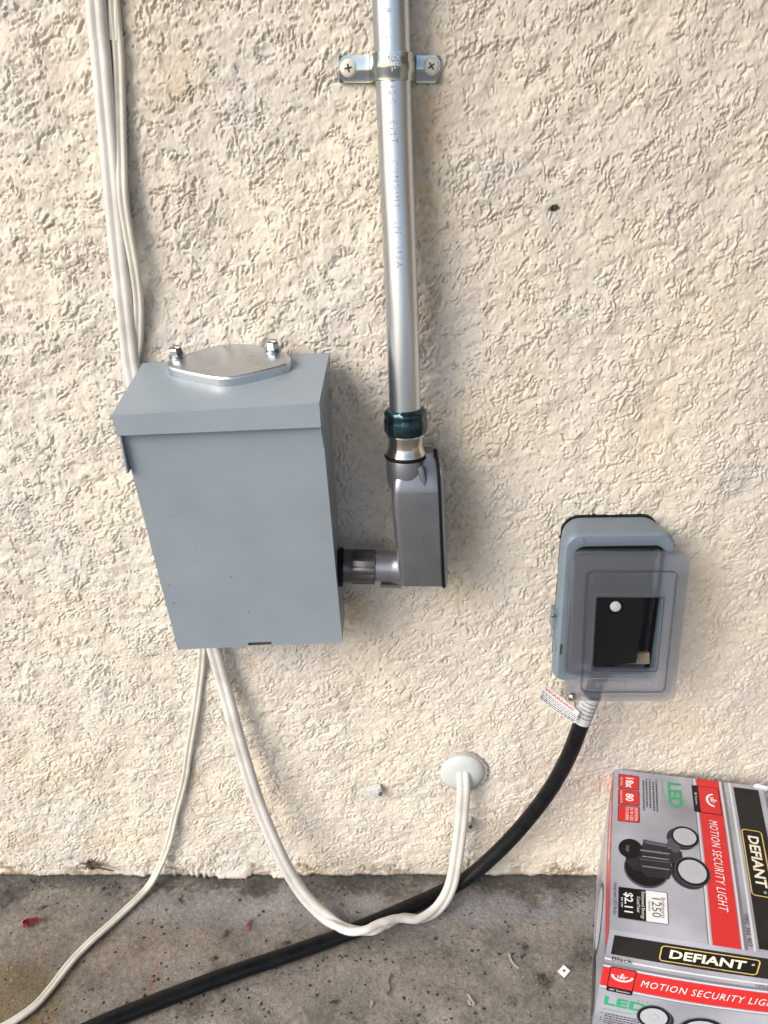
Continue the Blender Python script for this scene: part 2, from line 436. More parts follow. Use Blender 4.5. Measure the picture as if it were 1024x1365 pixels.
for nm, a in (('wall_face', (-.85, -.33, 0, 1.05)), ('wall_face', (.33, .85, 0, 1.05)), ('wall_face', (-1.6, -.85, 0, 1.05)), ('wall_face', (.85, 1.6, 0, 1.05)), ('wall_face', (-1.6, 1.6, 1.05, 2.5))):
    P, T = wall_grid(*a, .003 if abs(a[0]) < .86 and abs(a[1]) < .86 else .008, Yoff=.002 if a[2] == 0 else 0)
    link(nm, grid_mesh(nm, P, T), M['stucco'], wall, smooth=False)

# ------------------------------------------------------------------ ground
def floor_h(x, y): return .00010 * sample(A2, DX, x, y) + .00005 * sample(A3, DX, x, y) + .00008 * sample(A4, DX, x, y) + .0006 * sample(A5, DX, x, y) - .0012
def fblob(x, y, px, py, rx, ry):
    p = atz(px, py); return np.exp(-(((x - p.x) / rx) ** 2 + ((y - p.y) / ry) ** 2))
def floor_tint(x, y):
    T = np.ones(x.shape + (3,)) * np.array([.176, .163, .148])
    n5, n7, n2, n6 = sample(A5, DX, x, y), sample(A7, DX, x, y), sample(A2, DX, x, y), sample(A6, DX, x, y)
    T *= 1 + .10 * n5[..., None] + .06 * n6[..., None] + .05 * n2[..., None] + .07 * sample(B1, DX, x + .2, y + .3)[..., None]
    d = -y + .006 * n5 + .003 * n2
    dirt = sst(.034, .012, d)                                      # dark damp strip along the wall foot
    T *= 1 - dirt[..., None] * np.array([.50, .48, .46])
    blue = np.exp(-((d - .052) / .018) ** 2) * (.55 + .35 * np.clip(fblob(x, y, 370, 1205, .12, .1) + fblob(x, y, 690, 1205, .14, .1), 0, 1.2)) * sst(-.42, -.30, x)  # bluish sheen band painted into the slab colour
    T = T * (1 - .55 * blue[..., None]) + np.array([.225, .245, .285]) * .55 * blue[..., None]
    warm = np.clip(fblob(x, y, 150, 1260, .18, .06) * .6, 0, 1)
    T *= 1 - warm[..., None] * np.array([.06, .16, .26])
    och = sst(.35, .6, fblob(x, y, -5, 1345, .085, .065) + .06 * n2)
    T = T * (1 - .75 * och[..., None]) + np.array([.115, .085, .040]) * .75 * och[..., None]
    pale = np.clip(fblob(x, y, 225, 1300, .03, .03) * .5 + fblob(x, y, 480, 1320, .12, .03) * .35, 0, 1)
    T = T * (1 - pale[..., None]) + np.array([.235, .215, .205]) * pale[..., None]
    for px, py, r, k in ((727, 1307, .010, .75), (722, 1300, .005, .6), (780, 1275, .014, .6), (700, 1262, .005, .7), (715, 1205, .010, .45), (748, 1200, .012, .4), (650, 1255, .006, .3), (683, 1332, .006, .5), (290, 1290, .008, .5), (262, 1345, .012, .4)):
        T *= 1 - k * np.clip(fblob(x, y, px, py, r, r) * (1 + .4 * sample(A3, DX, x, y)), 0, 1)[..., None]
    red = np.clip(fblob(x, y, 205, 1303, .004, .016) * .6 + fblob(x, y, 30, 1335, .03, .012) * .0, 0, 1)
    T = T * (1 - red[..., None]) + np.array([.20, .075, .07]) * red[..., None]
    s1 = sst(1.9, 2.4, sample(A3, DX, x + .6, y + .1)) ; T *= 1 - .35 * s1[..., None]
    s2 = sst(2.1, 2.6, sample(A4, DX, x + .1, y + .6)); T = T * (1 - .6 * s2[..., None]) + .34 * .6 * s2[..., None]
    s3 = sst(2.6, 3.0, sample(A4, DX, x + .7, y + .2)); T *= 1 - .7 * s3[..., None]
    return T
def floor_grid(x0, x1, y0, y1, s):
    xs = np.linspace(x0, x1, int(round((x1 - x0) / s)) + 1); ys = np.linspace(y0, y1, int(round((y1 - y0) / s)) + 1)
    Y, X = np.meshgrid(ys, xs, indexing='ij')
    return np.stack([X, Y, floor_h(X, Y)], -1), floor_tint(X, Y)
P, T = floor_grid(-.58, .58, -.26, .03, .0012)
tag(link('concrete_floor', grid_mesh('concrete_floor', P, T), M['concrete'], smooth=False), 'dirty grey concrete slab at the foot of the wall', kind='structure')
M['far_concrete'] = mat('patio_concrete', (.20, .185, .17), .7, vary=(3, .12))
bm = bmesh.new()
for a, b, c, d in ((-60, 60, -120, -.26), (-60, -.58, -.26, .03), (.58, 60, -.26, .03)):
    q = [bm.verts.new(p) for p in ((a, c, -.0014), (b, c, -.0014), (b, d, -.0014), (a, d, -.0014))]; bm.faces.new(q)
tag(obj('patio_ground', bm, M['far_concrete'], smooth=False), 'concrete patio running on in front of the wall', kind='structure')

# ------------------------------------------------------------------ unseen roof added above the wall to block the upper sky
M['added_soffit'] = mat('added_roof_boards', (.42, .38, .32), .7, vary=(4, .1))
bm = bmesh.new(); hexa(bm, [Vector(p) for p in ((-1.1, .0, 2.45), (5, .0, 2.45), (5, -2.6, 2.38), (-1.1, -2.6, 2.38))], [Vector(p) for p in ((-1.1, .0, 2.57), (5, .0, 2.57), (5, -2.6, 2.5), (-1.1, -2.6, 2.5))])
tag(obj('added_roof', bm, M['added_soffit'], smooth=False), 'unseen roof added above the wall to block the sky', kind='structure')

M['added_wall_render'] = mat('added_wall_tan', (.34, .30, .25), .8, vary=(5, .08))  # unseen wall added to block sky and darken reflections on the right
bm = bmesh.new(); hexa(bm, [Vector(p) for p in ((2.2, .3, -.1), (2.4, .3, -.1), (2.4, .3, 2.38), (2.2, .3, 2.38))], [Vector(p) for p in ((2.2, -2.5, -.1), (2.4, -2.5, -.1), (2.4, -2.5, 2.37), (2.2, -2.5, 2.37))])
tag(obj('added_side_wall', bm, M['added_wall_render'], smooth=False), 'unseen side wall added on the right to block sky light', kind='structure')

# ------------------------------------------------------------------ grey wedge-shaped enclosure
BK = -.012
dT, dB = -.104, -.065
cT = (dT + .004)
box = thing('generator_transfer_box', at(345, 860, BK), 'large grey enamelled steel box with rain hood and blank hub plate on the wall', 'electrical box')
def on_front(x, y):                       # front plane leans back towards the wall
    p = at(x, y, -.085)
    for _ in range(12):
        k = (p.z - .416) / (.683 - .416); p = at(x, y, dB + (cT - dB) * k)
    return p
fr = [on_front(*q) for q in ((161, 572), (429, 560), (456.5, 856), (237, 866))]
def backp(p, Y=BK): return Vector((p.x, Y, p.z))
# cover with the hasp slot cut in its lower edge
n1, n2, n3, n4 = on_front(362, 860.4), on_front(362, 855.4), on_front(331, 856.6), on_front(331, 861.8)
poly = [fr[0], fr[1], fr[2], n1, n2, n3, n4, fr[3]]
bm = bmesh.new()
prism(bm, poly, [backp(p, max(p.y, BK) if 3 <= i <= 6 and False else (p.y + .004)) for i, p in enumerate(poly)])
for a_, b_ in ((fr[0], fr[3]), (fr[1], fr[2]), (fr[3], fr[2])):     # folded side and bottom flanges
    e_ = Vector((.0016, 0, 0)) if a_ is fr[0] else (Vector((-.0016, 0, 0)) if a_ is fr[1] else Vector((0, 0, .0012)))
    if a_ is fr[3]: continue
    q_ = [a_ + Vector((0, .0035, 0)), b_ + Vector((0, .0035, 0)), backp(b_), backp(a_)]
    hexa(bm, q_, [p + e_ for p in q_])
bm2 = [e for e in bm.edges if len(e.link_faces) == 2 and e.calc_face_angle(0) > .5 and e.calc_length() > .03]
bmesh.ops.bevel(bm, geom=bm2, offset=.0022, segments=3, profile=.5, affect='EDGES')
cover = obj('cover', bm, M['grey_paint'], box)
q_ = [n4, n1, n2, n3]; q_ = [on_front(330.5, 862.2), on_front(362.5, 860.8), on_front(362.5, 854.9), on_front(330.5, 856.1)]
bm = bmesh.new(); hexa(bm, [p + Vector((0, .0022, .0002)) for p in q_], [p + Vector((0, .0038, .0002)) for p in q_]); obj('dark_slot_plate', bm, M['slot_dark'], box, smooth=False)  # dark plate in the notch stands in for its shade
# body behind the cover
bm = bmesh.new()
ins = [fr[0] + Vector((.004, .006, 0)), fr[1] + Vector((-.004, .006, 0)), fr[2] + Vector((-.0025, .005, .0006)), fr[3] + Vector((.0025, .005, .0006))]
hexa(bm, ins, [backp(p) for p in ins])
obj('enclosure_body', bm, M['grey_dark'], box, bevel=.0006, seg=1)  # darker copy of the enamel, so the notch reads as shade
for sx, sy in ((308, 769), (232, 804), (332, 815), (185, 520), (226, 780)):
    if sy < 560: continue
    bm = bmesh.new(); c = on_front(sx, sy)
    lathe(bm, c + Vector((0, .0003, 0)), (0, -1, .15), [(.0007, 0), (.0006, .0006), (.0002, .0008)], 8)
    obj('paint_speck', bm, M['slot_dark'], box)
# rain hood: sloping top, front lip and two side flaps in one folded sheet
TH = .0016
hb = [at(190, 484, BK), at(439, 470, BK)]; hf = [at(148, 554, dT), at(425.5, 537.5, dT)]
hl = [at(156, 581, dT), at(428, 569.5, dT)]
bm = bmesh.new()
def sheet(bm, q, off):
    hexa(bm, q, [p + off for p in q])
nrm = (hb[1] - hb[0]).cross(hf[0] - hb[0]).normalized(); nrm = nrm if nrm.z < 0 else -nrm
hexa(bm, [hf[0], hf[1], hl[1], hl[0]], [hb[0], hb[1], Vector((hl[1].x, BK, hl[1].z)), Vector((hl[0].x, BK, hl[0].z))])
for X_ in (1,):
    pass
hood = obj('rain_hood', bm, M['grey_paint'], box, bevel=.0036, seg=4)
for sd_, (a, lo) in ((-1, (hl[0], at(168.5, 631, dT + .006))), (1, (hl[1], at(436.0, 619, dT + .014)))):
    X = a.x + (.0012 if sd_ < 0 else -.0012); X2 = lo.x
    p = [Vector((X, a.y + .001, a.z + .006)), Vector((lo.x, lo.y, lo.z)), Vector((lo.x, BK, lo.z + .004)), Vector((X, BK, a.z + .006))]
    bm = bmesh.new(); hexa(bm, p, [q + Vector((-sd_ * TH, 0, 0)) for q in p])
    obj('side_flap', bm, M['grey_paint'], hood, bevel=.0004, seg=1)
# hub closure plate
hn = (hb[1] - hb[0]).cross(hf[0] - hb[0]).normalized(); hn = hn if hn.z > 0 else -hn
def on_hood(x, y, off=0):
    d = ray(x, y); o = Vector((0, -DIST, CAM_H)); t = (hb[0] - o).dot(hn) / d.dot(hn); return o + d * t + hn * off
# outline measured on the plate's foot, then lifted
pl = [on_hood(*q) for q in ((224, 497), (229, 503), (283, 515), (303, 516.5), (322, 514), (384, 498), (391, 489), (386, 482), (345, 470), (310, 469), (278, 474), (229, 489))]
cen = sum(pl, Vector()) / len(pl)
def hull_smooth(P, k=2):
    for _ in range(k):
        Q = []
        for i in range(len(P)):
            a, b = P[i], P[(i + 1) % len(P)]; Q += [a * .75 + b * .25, a * .25 + b * .75]
        P = Q
    return P
pl = hull_smooth(pl)
bm = bmesh.new()
L = []
for k, h in ((1.0, 0), (1.0, .0068), (.985, .0082), (.96, .0090), (.90, .0092)):
    L.append([cen + (p - cen) * k + hn * h for p in pl])
loops(bm, L, True, True)
hub = obj('hub_plate', bm, M['zinc_cast'], hood)
for px, py in ((239.5, 487), (366, 479)):
    b0 = on_hood(px, py) + hn * .0092
    bm = bmesh.new(); lathe(bm, b0, hn, [(.0080, 0), (.0080, .0012), (.0062, .0014), (.0062, .0025)], 24)
    lathe(bm, b0 + hn * .0012, hn, [(.0062, 0), (.0062, .0068), (.0054, .0080), (.0038, .0080), (.0035, .0070)], 6)
    obj('bolt', bm, M['zinc'], hub, smooth=False)
for s, px, py, sz in (('B-1', 262, 488.5, .0032), ('RAINTIGHT', 332, 485.5, .0026)):
    V, Fc = text('. . . . .' if s == 'B-1' else '. . . . . .', .006, .0002)
    o_ = on_hood(px, py) + hn * .00935; ux = (hb[1] - hb[0]).normalized(); uy = hn.cross(ux)
    pyobj('stamped_mark', [o_ + ux * a + uy * b for a, b in V], Fc, M['zinc'], hub)

# ------------------------------------------------------------------ conduit, strap, fittings
ax_px = [(517, -120, -.0165), (521, 0, -.0170), (524, 90, -.0172), (527.5, 200, -.0195), (531.5, 300, -.025), (535.5, 400, -.032), (538, 480, -.037), (540.5, 556, -.040)]
ax_pts = [at(*q) for q in ax_px]
ax_pts = [ax_pts[0] + (ax_pts[0] - ax_pts[1]).normalized() * 1.2] + ax_pts
RT = .0146
path = catmull(ax_pts, 24)
bm = bmesh.new(); sweep(bm, path, circ(RT, 48), (1, 0, 0))
conduit = thing('metal_conduit', ax_pts[-1], 'shiny galvanised metal conduit tube running down the wall to the elbow', 'conduit')
tube = obj('tube', bm, M['emt'], conduit)
def on_tube(py):                          # axis point, tangent at photo row py
    best = min(range(len(path) - 1), key=lambda i: abs((lambda p: 682.5 + F_PX * ((-(p - cam.location).z * CP - (p - cam.location).y * SP) / ((p - cam.location).y * CP - (p - cam.location).z * SP)))(path[i]) - py))
    return path[best], (path[best] - path[best + 1]).normalized()
def tube_text(s, py, size, ang0, wide=.95):
    V, Fc = text(s, size, .0, space=1.35, res=1)
    c, up = on_tube(py); Xv = Vector((1, 0, 0)); Xv = (Xv - up * Xv.dot(up)).normalized(); Nv = up.cross(Xv); Nv = Nv if Nv.y < 0 else -Nv
    out = []
    for a, b in V:                        # reads downwards, letter tops to the right
        th = ang0 + b / RT
        out.append(c - up * a * wide + (Nv * math.cos(th) + Xv * math.sin(th)) * (RT + .00022))
    pyobj('printed_lettering', out, Fc, M['emt_print'], tube)
for s, py, th in (('1 1 8 1', 26, -.05), ('3', 64, -.05), ('USC', 126, .02), ('EMT', 178, .04), ('CONDUIT', 248, .05), ('IN', 304, .05), ('USA', 343, .05)):
    tube_text(s, py, .0084 if s != 'CONDUIT' else .0070, th - .15)
# strap
sc_, sup = on_tube(90)
strap = thing('conduit_strap', (sc_.x, 0, sc_.z), 'zinc two-hole strap holding the conduit to the wall near the top', 'pipe strap')
def strap_prof(y_in, t):                  # outline of the bent band seen from above
    pts = []
    x0 = sc_.x; cy = sc_.y; r = RT + .0004 + t
    base = y_in - t
    w1 = at(452, 90, -.004).x - x0; w2 = at(587, 88, -.004).x - x0
    pts.append((w1, base)); pts.append((-r - .0075, base)); pts.append((-r - .0025, base - .0012)); pts.append((-r - .0004, base - .006))
    for k in range(0, 19):
        a = math.pi - math.pi * k / 18
        pts.append((r * math.cos(a), cy - r * math.sin(a)))
    pts.append((r + .0004, base - .006)); pts.append((r + .0025, base - .0012)); pts.append((r + .0075, base)); pts.append((w2, base))
    return pts
sw = .0098
outer, inner = strap_prof(-.0020, .0018), strap_prof(-.0020, 0)
bm = bmesh.new()
rows = []
for hz, ins_ in ((-sw, 0), (-sw * .55, 0), (-sw * .25, 1), (sw * .25, 1), (sw * .55, 0), (sw, 0)):
    r_ = []
    for i, (x, y) in enumerate(outer):
        mid = 4 <= i <= len(outer) - 5
        e = 0
        if ins_ and not mid and 0 < i < len(outer) - 1: e = -.0011
        if mid and ins_: x *= 1.05; y = sc_.y + (y - sc_.y) * 1.05
        cx = .004 if i in (0, len(outer) - 1) and abs(hz) > sw * .9 else 0
        r_.append(bm.verts.new((sc_.x + x + (cx if i == 0 else -cx), y + e, sc_.z + hz)))
    rows.append(r_)
ib = [[bm.verts.new((sc_.x + x, y, sc_.z + hz)) for x, y in inner] for hz in (sw, -sw)]
allr = rows + ib
for a in range(len(allr)):
    A_, B_ = allr[a], allr[(a + 1) % len(allr)]
    for k in range(len(A_) - 1): bm.faces.new((A_[k], A_[k + 1], B_[k + 1], B_[k]))
bm.faces.new([r_[0] for r_ in allr]); bm.faces.new([r_[-1] for r_ in allr][::-1])
band = obj('band', bm, M['zinc'], strap)
V, Fc = text('FLEX\nEMT\n1"', .0040, .0001)
pyobj('stamped_mark', [(sc_.x + math.sin(a / RT) * (RT + .0029), sc_.y - math.cos(a / RT) * (RT + .0031), sc_.z + b + .001) for a, b in V], Fc, M['screw_white'], band)
for px, py, ro in ((464.5, 91, .2), (575, 88.5, .6)):
    c = at(px, py, -.0036)
    s_ = None
    bm = bmesh.new(); lathe(bm, c, (0, -1, 0), [(.0066, 0), (.0068, .0008), (.0060, .0019), (.0040, .0026), (.0001, .0029)], 28)
    s_ = obj('screw', bm, M['screw_white'], strap)
    bm = bmesh.new()
    for k in (0, 1):
        a = ro + k * math.pi / 2; d = Vector((math.cos(a), 0, math.sin(a))); e = Vector((-math.sin(a), 0, math.cos(a)))
        q = [c + Vector((0, -.0031, 0)) + d * i * .0030 + e * j * .0006 for i, j in ((-1, -1), (1, -1), (1, 1), (-1, 1))]
        hexa(bm, q, [p + Vector((0, .0008, 0)) for p in q])
    obj('cross_recess', bm, M['slot_dark'], s_, smooth=False)

# compression connector
top = at(540.5, 545, -.040); CA = Vector((.025, -.01, -1)).normalized()
conn = thing('compression_connector', at(543.5, 608, -.041), 'compression connector with dark teal nut under the conduit tube', 'conduit fitting')
bm = bmesh.new()
lathe(bm, top, CA, [(.0152, -.001), (.0178, 0), (.0194, .0022), (.0198, .005), (.0190, .0075), (.0200, .010), (.0200, .0205), (.0190, .0225), (.0165, .0228)], 56)
for v in bm.verts:                        # faceted cast nut
    r = v.co - top; ax_ = CA * r.dot(CA); rad = r - ax_; ang = math.atan2(rad.y, rad.x)
    if rad.length > .0185: v.co = top + ax_ + rad * (1 + .022 * math.cos(8 * ang) + .012 * math.sin(17 * ang))
obj('nut', bm, M['teal_zinc'], conn)
bm = bmesh.new()
lathe(bm, top + CA * .0232, CA, [(.0150, -.002), (.0182, 0), (.0184, .0016), (.0174, .0022), (.0168, .006), (.0164, .0105), (.0172, .0155), (.0192, .0190), (.0196, .0205), (.019, .0215)], 56)
obj('connector_body', bm, M['steel'], conn)
bm = bmesh.new()
lathe(bm, top + CA * .0443, CA, [(.0180, -.0005), (.0200, .0002), (.0207, .0014), (.0200, .0030), (.0180, .0036)], 56)
obj('sealing_ring', bm, M['rubber'], conn)

# conduit elbow body (cover faces right, outlet to the left)
JY = -.042
eb = thing('conduit_elbow', at(560, 785, JY), 'grey cast conduit elbow body with side cover between conduit and large box', 'conduit fitting')
tb = top + CA * .0475
yF = -.063                                # front face
bx0 = at(522, 700, yF).x; bx1 = at(586, 700, yF).x
zt = at(560, 655, yF).z; zb = at(560, 785, yF).z
bm = bmesh.new()
# main body: rounded-rect section in XY, slightly tapered downwards, domed shoulders
def sec(z, xa, xb, yf, yb, r):
    cx, cy = (xa + xb) / 2, (yf + yb) / 2
    return [Vector((cx + a, cy + b, z)) for a, b in rrect(xb - xa, yb - yf, r, 5, [.0015, r, r, .0025])]
body_x1 = bx1
Ls = [sec(zb + .0005, bx0 + .012, body_x1 + .0065, yF + .006, -.022, .004), sec(zb + .002, bx0 + .0095, body_x1 + .0065, yF + .0015, -.020, .006), sec(zb + .006, bx0 + .0080, body_x1 + .006, yF, -.018, .007),
      sec(zt - .02, bx0 + .0005, body_x1 + .001, yF, -.018, .007), sec(zt - .004, bx0 - .0005, body_x1, yF, -.018, .008), sec(zt + .008, bx0 - .0005, body_x1 - .001, yF + .0025, -.019, .010),
      sec(zt + .017, bx0 + .0015, body_x1 - .002, yF + .0085, -.022, .012), sec(zt + .026, bx0 + .002, body_x1 - .0035, yF + .013, -.024, .010), sec(zt + .032, bx0 + .004, body_x1 - .007, yF + .016, -.027, .008)]
loops(bm, Ls, True, True)
housing = obj('housing', bm, M['cast_alu'], eb)
bm = bmesh.new()
lathe(bm, tb, CA, [(.0188, 0), (.0192, .001), (.0192, .020), (.0188, .024), (.0170, .030), (.012, .036)], 48)
obj('top_hub', bm, M['cast_alu'], eb)
# rib lug on the hub
bm = bmesh.new(); c = tb + Vector((.013, -.0155, -.0035))
lathe(bm, c, (.25, -.1, -1), [(.001, -.001), (.0034, .0005), (.0037, .004), (.0036, .018), (.0025, .023), (.0008, .025)], 20)
obj('cast_lug', bm, M['cast_alu'], eb)
for k, (xa, xb, za) in enumerate(((bx0 + .0265, bx0 + .0270, zt - .002),)):
    bm = bmesh.new(); hexa(bm, [Vector(p) for p in ((xa, yF - .0003, za), (body_x1 - .001, yF - .0003, za - .0004), (body_x1 - .001, yF - .0003, za - .0009), (xa, yF - .0003, za - .0006))],
                       [Vector(p) for p in ((xa, yF + .001, za), (body_x1 - .001, yF + .001, za - .0004), (body_x1 - .001, yF + .001, za - .0009), (xa, yF + .001, za - .0006))])
    obj('cast_seam', bm, M['cast_alu'], eb, smooth=False)
# gasket + cover on the right, following the body's slanted right side
def cov_loop(off, grow, hgrow=0):
    out = []
    ztop, zbot = zt + .030 + hgrow, zb + .001 - hgrow
    cy, cz = (yF - .018) / 2 - .001, (ztop + zbot) / 2
    for a, b in rrect((-.018 - yF) + grow * 2, ztop - zbot, .012, 6, [.014, .014, .004, .004]):
        z = cz + b; k = (z - zb) / (zt - zb)
        x = body_x1 + .0065 * (1 - k) if k < 1 else body_x1 - .0045 * (k - 1) * 3
        out.append(Vector((x + off, cy + a, z)))
    return out
bm = bmesh.new(); loops(bm, [cov_loop(-.0012, .0008, .0008), cov_loop(.0012, .0008, .0008)], True, True); obj('gasket', bm, M['rubber'], eb)
bm = bmesh.new(); loops(bm, [cov_loop(.0012, .0004), cov_loop(.0026, .0004), cov_loop(.0042, -.003, -.003), cov_loop(.0048, -.007, -.007)], True, True)
cv = obj('side_cover', bm, M['cast_alu'], eb)
for zz in (zt + .021, zb + .012):
    k = (zz - zb) / (zt - zb); x = (body_x1 + .0065 * (1 - k) if k < 1 else body_x1 - .004)
    bm = bmesh.new(); lathe(bm, (x + .004, yF + .012, zz), (1, 0, 0), [(.0028, -.001), (.0028, .0012), (.0020, .0024), (.0002, .0028)], 16)
    obj('cover_screw', bm, M['zinc'], cv)
# outlet hub and nipple to the large box
oz = at(490, 756, JY).z
bm = bmesh.new()
x_s = at(500, 756, JY).x
lathe(bm, (bx0 + .012, JY, oz), (-1, 0, .02), [(.019, -.004), (.0185, .004), (.0172, .0085), (.0162, .013), (.0160, bx0 + .012 - x_s + .002), (.0155, bx0 + .012 - x_s + .0026)], 40)
obj('side_hub', bm, M['cast_alu'], eb)
bm = bmesh.new(); hexa(bm, [Vector((x_s + .006, JY - .012, oz - .0145)), Vector((bx0 + .01, JY - .012, oz - .0145)), Vector((bx0 + .01, JY - .012, oz - .0175)), Vector((x_s + .006, JY - .012, oz - .0175))],
     [Vector((x_s + .006, JY + .012, oz - .0145)), Vector((bx0 + .01, JY + .012, oz - .0145)), Vector((bx0 + .01, JY + .012, oz - .0175)), Vector((x_s + .006, JY + .012, oz - .0175))])
obj('foot_ledge', bm, M['cast_alu'], eb, bevel=.0006)
nip = thing('coupling_sleeve', (at(475, 756, JY).x, JY, oz), 'dark ribbed coupling sleeve joining the elbow to the side of the large box', 'conduit fitting')
x_l = at(452, 756, JY).x
wd = x_s - x_l
bm = bmesh.new(); lathe(bm, (x_s + .0005, JY, oz), (-1, 0, .02), [(.0165, 0), (.0178, .0006), (.0178, wd * .62), (.0172, wd * .64), (.0176, wd * .70), (.0176, wd - .0045)], 48)
for v in bm.verts:
    a = math.atan2(v.co.z - oz, v.co.y - JY); d = Vector((0, v.co.y - JY, v.co.z - oz))
    if d.length > .0174 and v.co.x > x_l + wd * .32: v.co += d * (-.07 if math.cos(10 * a) > .5 else 0)
obj('sleeve', bm, M['dark_nut'], nip)
bm = bmesh.new(); lathe(bm, (x_l + .0045, JY, oz), (-1, 0, .02), [(.0188, 0), (.0202, .0008), (.0202, .004), (.019, .0048)], 48)
obj('lock_ring', bm, M['rubber'], nip)

# ------------------------------------------------------------------ weatherproof outlet with frosted cover
ob = thing('outlet_box', at(815, 905, 0), 'blue-grey weatherproof outlet box with lifted frosted cover and plug inside', 'outlet')
CV = -.080
tl, tr_, br, bl = at(765, 741, CV), at(920.5, 738, CV), at(905, 941, CV), at(749.5, 937, CV)
ucov = ((tr_ - tl) + (br - bl)).normalized(); vcov = ((tl - bl) + (tr_ - br)).normalized()
ccov = (tl + tr_ + br + bl) / 4; wc = ((tr_ - tl).length + (br - bl).length) / 2; hc = ((tl - bl).length + (tr_ - br).length) / 2
ncov = ucov.cross(vcov); ncov = ncov if ncov.y < 0 else -ncov
def cp(a, b, d): return ccov + ucov * a + vcov * b + ncov * d
# base
FB = -.044
b_tl, b_tr, b_bl = at(755, 714, FB), at(902, 712, FB), at(741, 908, FB)
ub = (b_tr - b_tl).normalized(); vb = (b_tl - b_bl).normalized()
wb, hb_ = (b_tr - b_tl).length, (b_tl - b_bl).length
cb_ = (b_tl + b_bl) / 2 + ub * wb / 2
def bp_(a, b, Y): p = cb_ + ub * a + vb * b; return Vector((p.x, Y, p.z))
def bl_(w_, h_, r, Y, dz=0): return [bp_(a, b + dz, Y) for a, b in rrect(w_, h_, r, 7, [r, r, min(r, .009), min(r, .009)])]
bm = bmesh.new(); loops(bm, [bl_(wb - .009, hb_ + .001, .018, .004, .0012), bl_(wb - .008, hb_ + .002, .018, -.001, .0012), bl_(wb - .0085, hb_ + .0015, .018, -.0045, .0012), bl_(wb - .012, hb_ - .002, .018, -.005, .001)], True, True)
obj('wall_gasket', bm, M['rubber'], ob)
ow, oh, od = wb * .80, hb_ * .86, -.0015
bm = bmesh.new()
loops(bm, [bl_(wb - .0100, hb_ + .0005, .018, -.0042, .0005), bl_(wb + .0040, hb_ + .0015, .020, -.028, .0005), bl_(wb + .0050, hb_ + .0015, .019, -.0365, .0002), bl_(wb + .0022, hb_ + .0022, .016, -.0385), bl_(wb + .0022, hb_ + .0022, .016, -.0395),
           bl_(wb, hb_, .015, FB + .002), bl_(wb - .003, hb_ - .003, .014, FB), bl_(ow + .004, oh + .004, .011, FB, od), bl_(ow, oh, .010, FB + .001, od), bl_(ow - .001, oh - .001, .010, FB + .020, od)], True, True)
base = obj('base', bm, M['cover_base'], ob)
# opening seal and receptacle face inside
bm = bmesh.new(); loops(bm, [bl_(ow + .0035, oh + .0035, .0108, FB - .0003, od), bl_(ow + .0025, oh + .0025, .0105, FB - .0022, od), bl_(ow - .0005, oh - .0005, .010, FB - .0022, od), bl_(ow - .0015, oh - .0015, .010, FB + .004, od)])
obj('opening_seal', bm, M['rubber'], base)
bm = bmesh.new(); loops(bm, [bl_(ow - .004, oh - .004, .008, FB + .019, od), bl_(ow - .004, oh - .004, .008, FB + .0145, od), bl_(ow - .008, oh - .008, .006, FB + .014, od)], True, True)
obj('receptacle_face', bm, M['outlet_dark'], ob)
bm = bmesh.new(); c = at(774.5, 721.5, FB); lathe(bm, c, (0, -1, 0), [(.0036, -.001), (.0036, .0005), (.0030, .0008), (.0026, .0002), (.0016, .0002), (.0012, .0008), (.0002, .0009)], 24)
obj('moulded_screw', bm, M['cover_base'], base)
# hinge clip and catch on the left flank
bm = bmesh.new(); p = at(739, 822, -.03)
for q, s in ((p, (.0032, .007, .011)), (p + Vector((.002, .002, -.018)), (.002, .006, .008)), (p + Vector((.004, -.006, -.03)), (.0018, .003, .009))):
    f = [q + Vector((i * s[0], -s[1], j * s[2])) for i, j in ((-1, -1), (1, -1), (1, 1), (-1, 1))]
    hexa(bm, f, [v + Vector((0, 2 * s[1], 0)) for v in f])
obj('side_catch', bm, M['cover_base'], ob, bevel=.0008)
bm = bmesh.new(); lathe(bm, at(737, 820, -.038), (0, -1, 0), [(.0022, 0), (.0022, .002), (.0012, .0026)], 12); obj('catch_screw', bm, M['zinc'], ob)
bm = bmesh.new(); q = at(748, 866, FB - .0004); f = [q + Vector((i * .0012, 0, j * .0065)) for i, j in ((-1, -1), (1, -1), (1, 1), (-1, 1))]; hexa(bm, f, [v + Vector((0, .001, 0)) for v in f])
obj('dark_slot_plate', bm, M['slot_dark'], base)
# black plug with white button seen through the window
def wq(px, py, Y): return at(px, py, Y)
pc = at(820, 838, -.060)
bm = bmesh.new()
pw = [[at(x, y, Y) for x, y in ((789, 788), (862, 788), (848, 884), (786, 888))] for Y in (-.031, -.062)]
front = pw[1]; hexa(bm, front, [Vector((p_.x, -.031, p_.z)) for p_ in front])
obj('plug', bm, M['plug_black'], ob, bevel=.006, seg=4)
bm = bmesh.new(); lathe(bm, at(820.5, 808, -.0615), (0, -1, .1), [(.0085, -.002), (.0085, .0010), (.0075, .0016), (.0068, .0010)], 28); obj('button_ring', bm, M['rubber'], ob)
bm = bmesh.new(); lathe(bm, at(820.5, 808, -.0622), (0, -1, .1), [(.0056, -.001), (.0056, .0012), (.0048, .0024), (.0025, .0031), (.0003, .0033)], 28); obj('white_button', bm, M['plug_white'], ob)
bm = bmesh.new(); f = [at(x, y, -.050) for x, y in ((838, 871), (866, 871), (866, 885), (836, 885))]; hexa(bm, f, [v + Vector((0, .004, 0)) for v in f]); obj('foam_strip', bm, M['tan_inside'], ob)
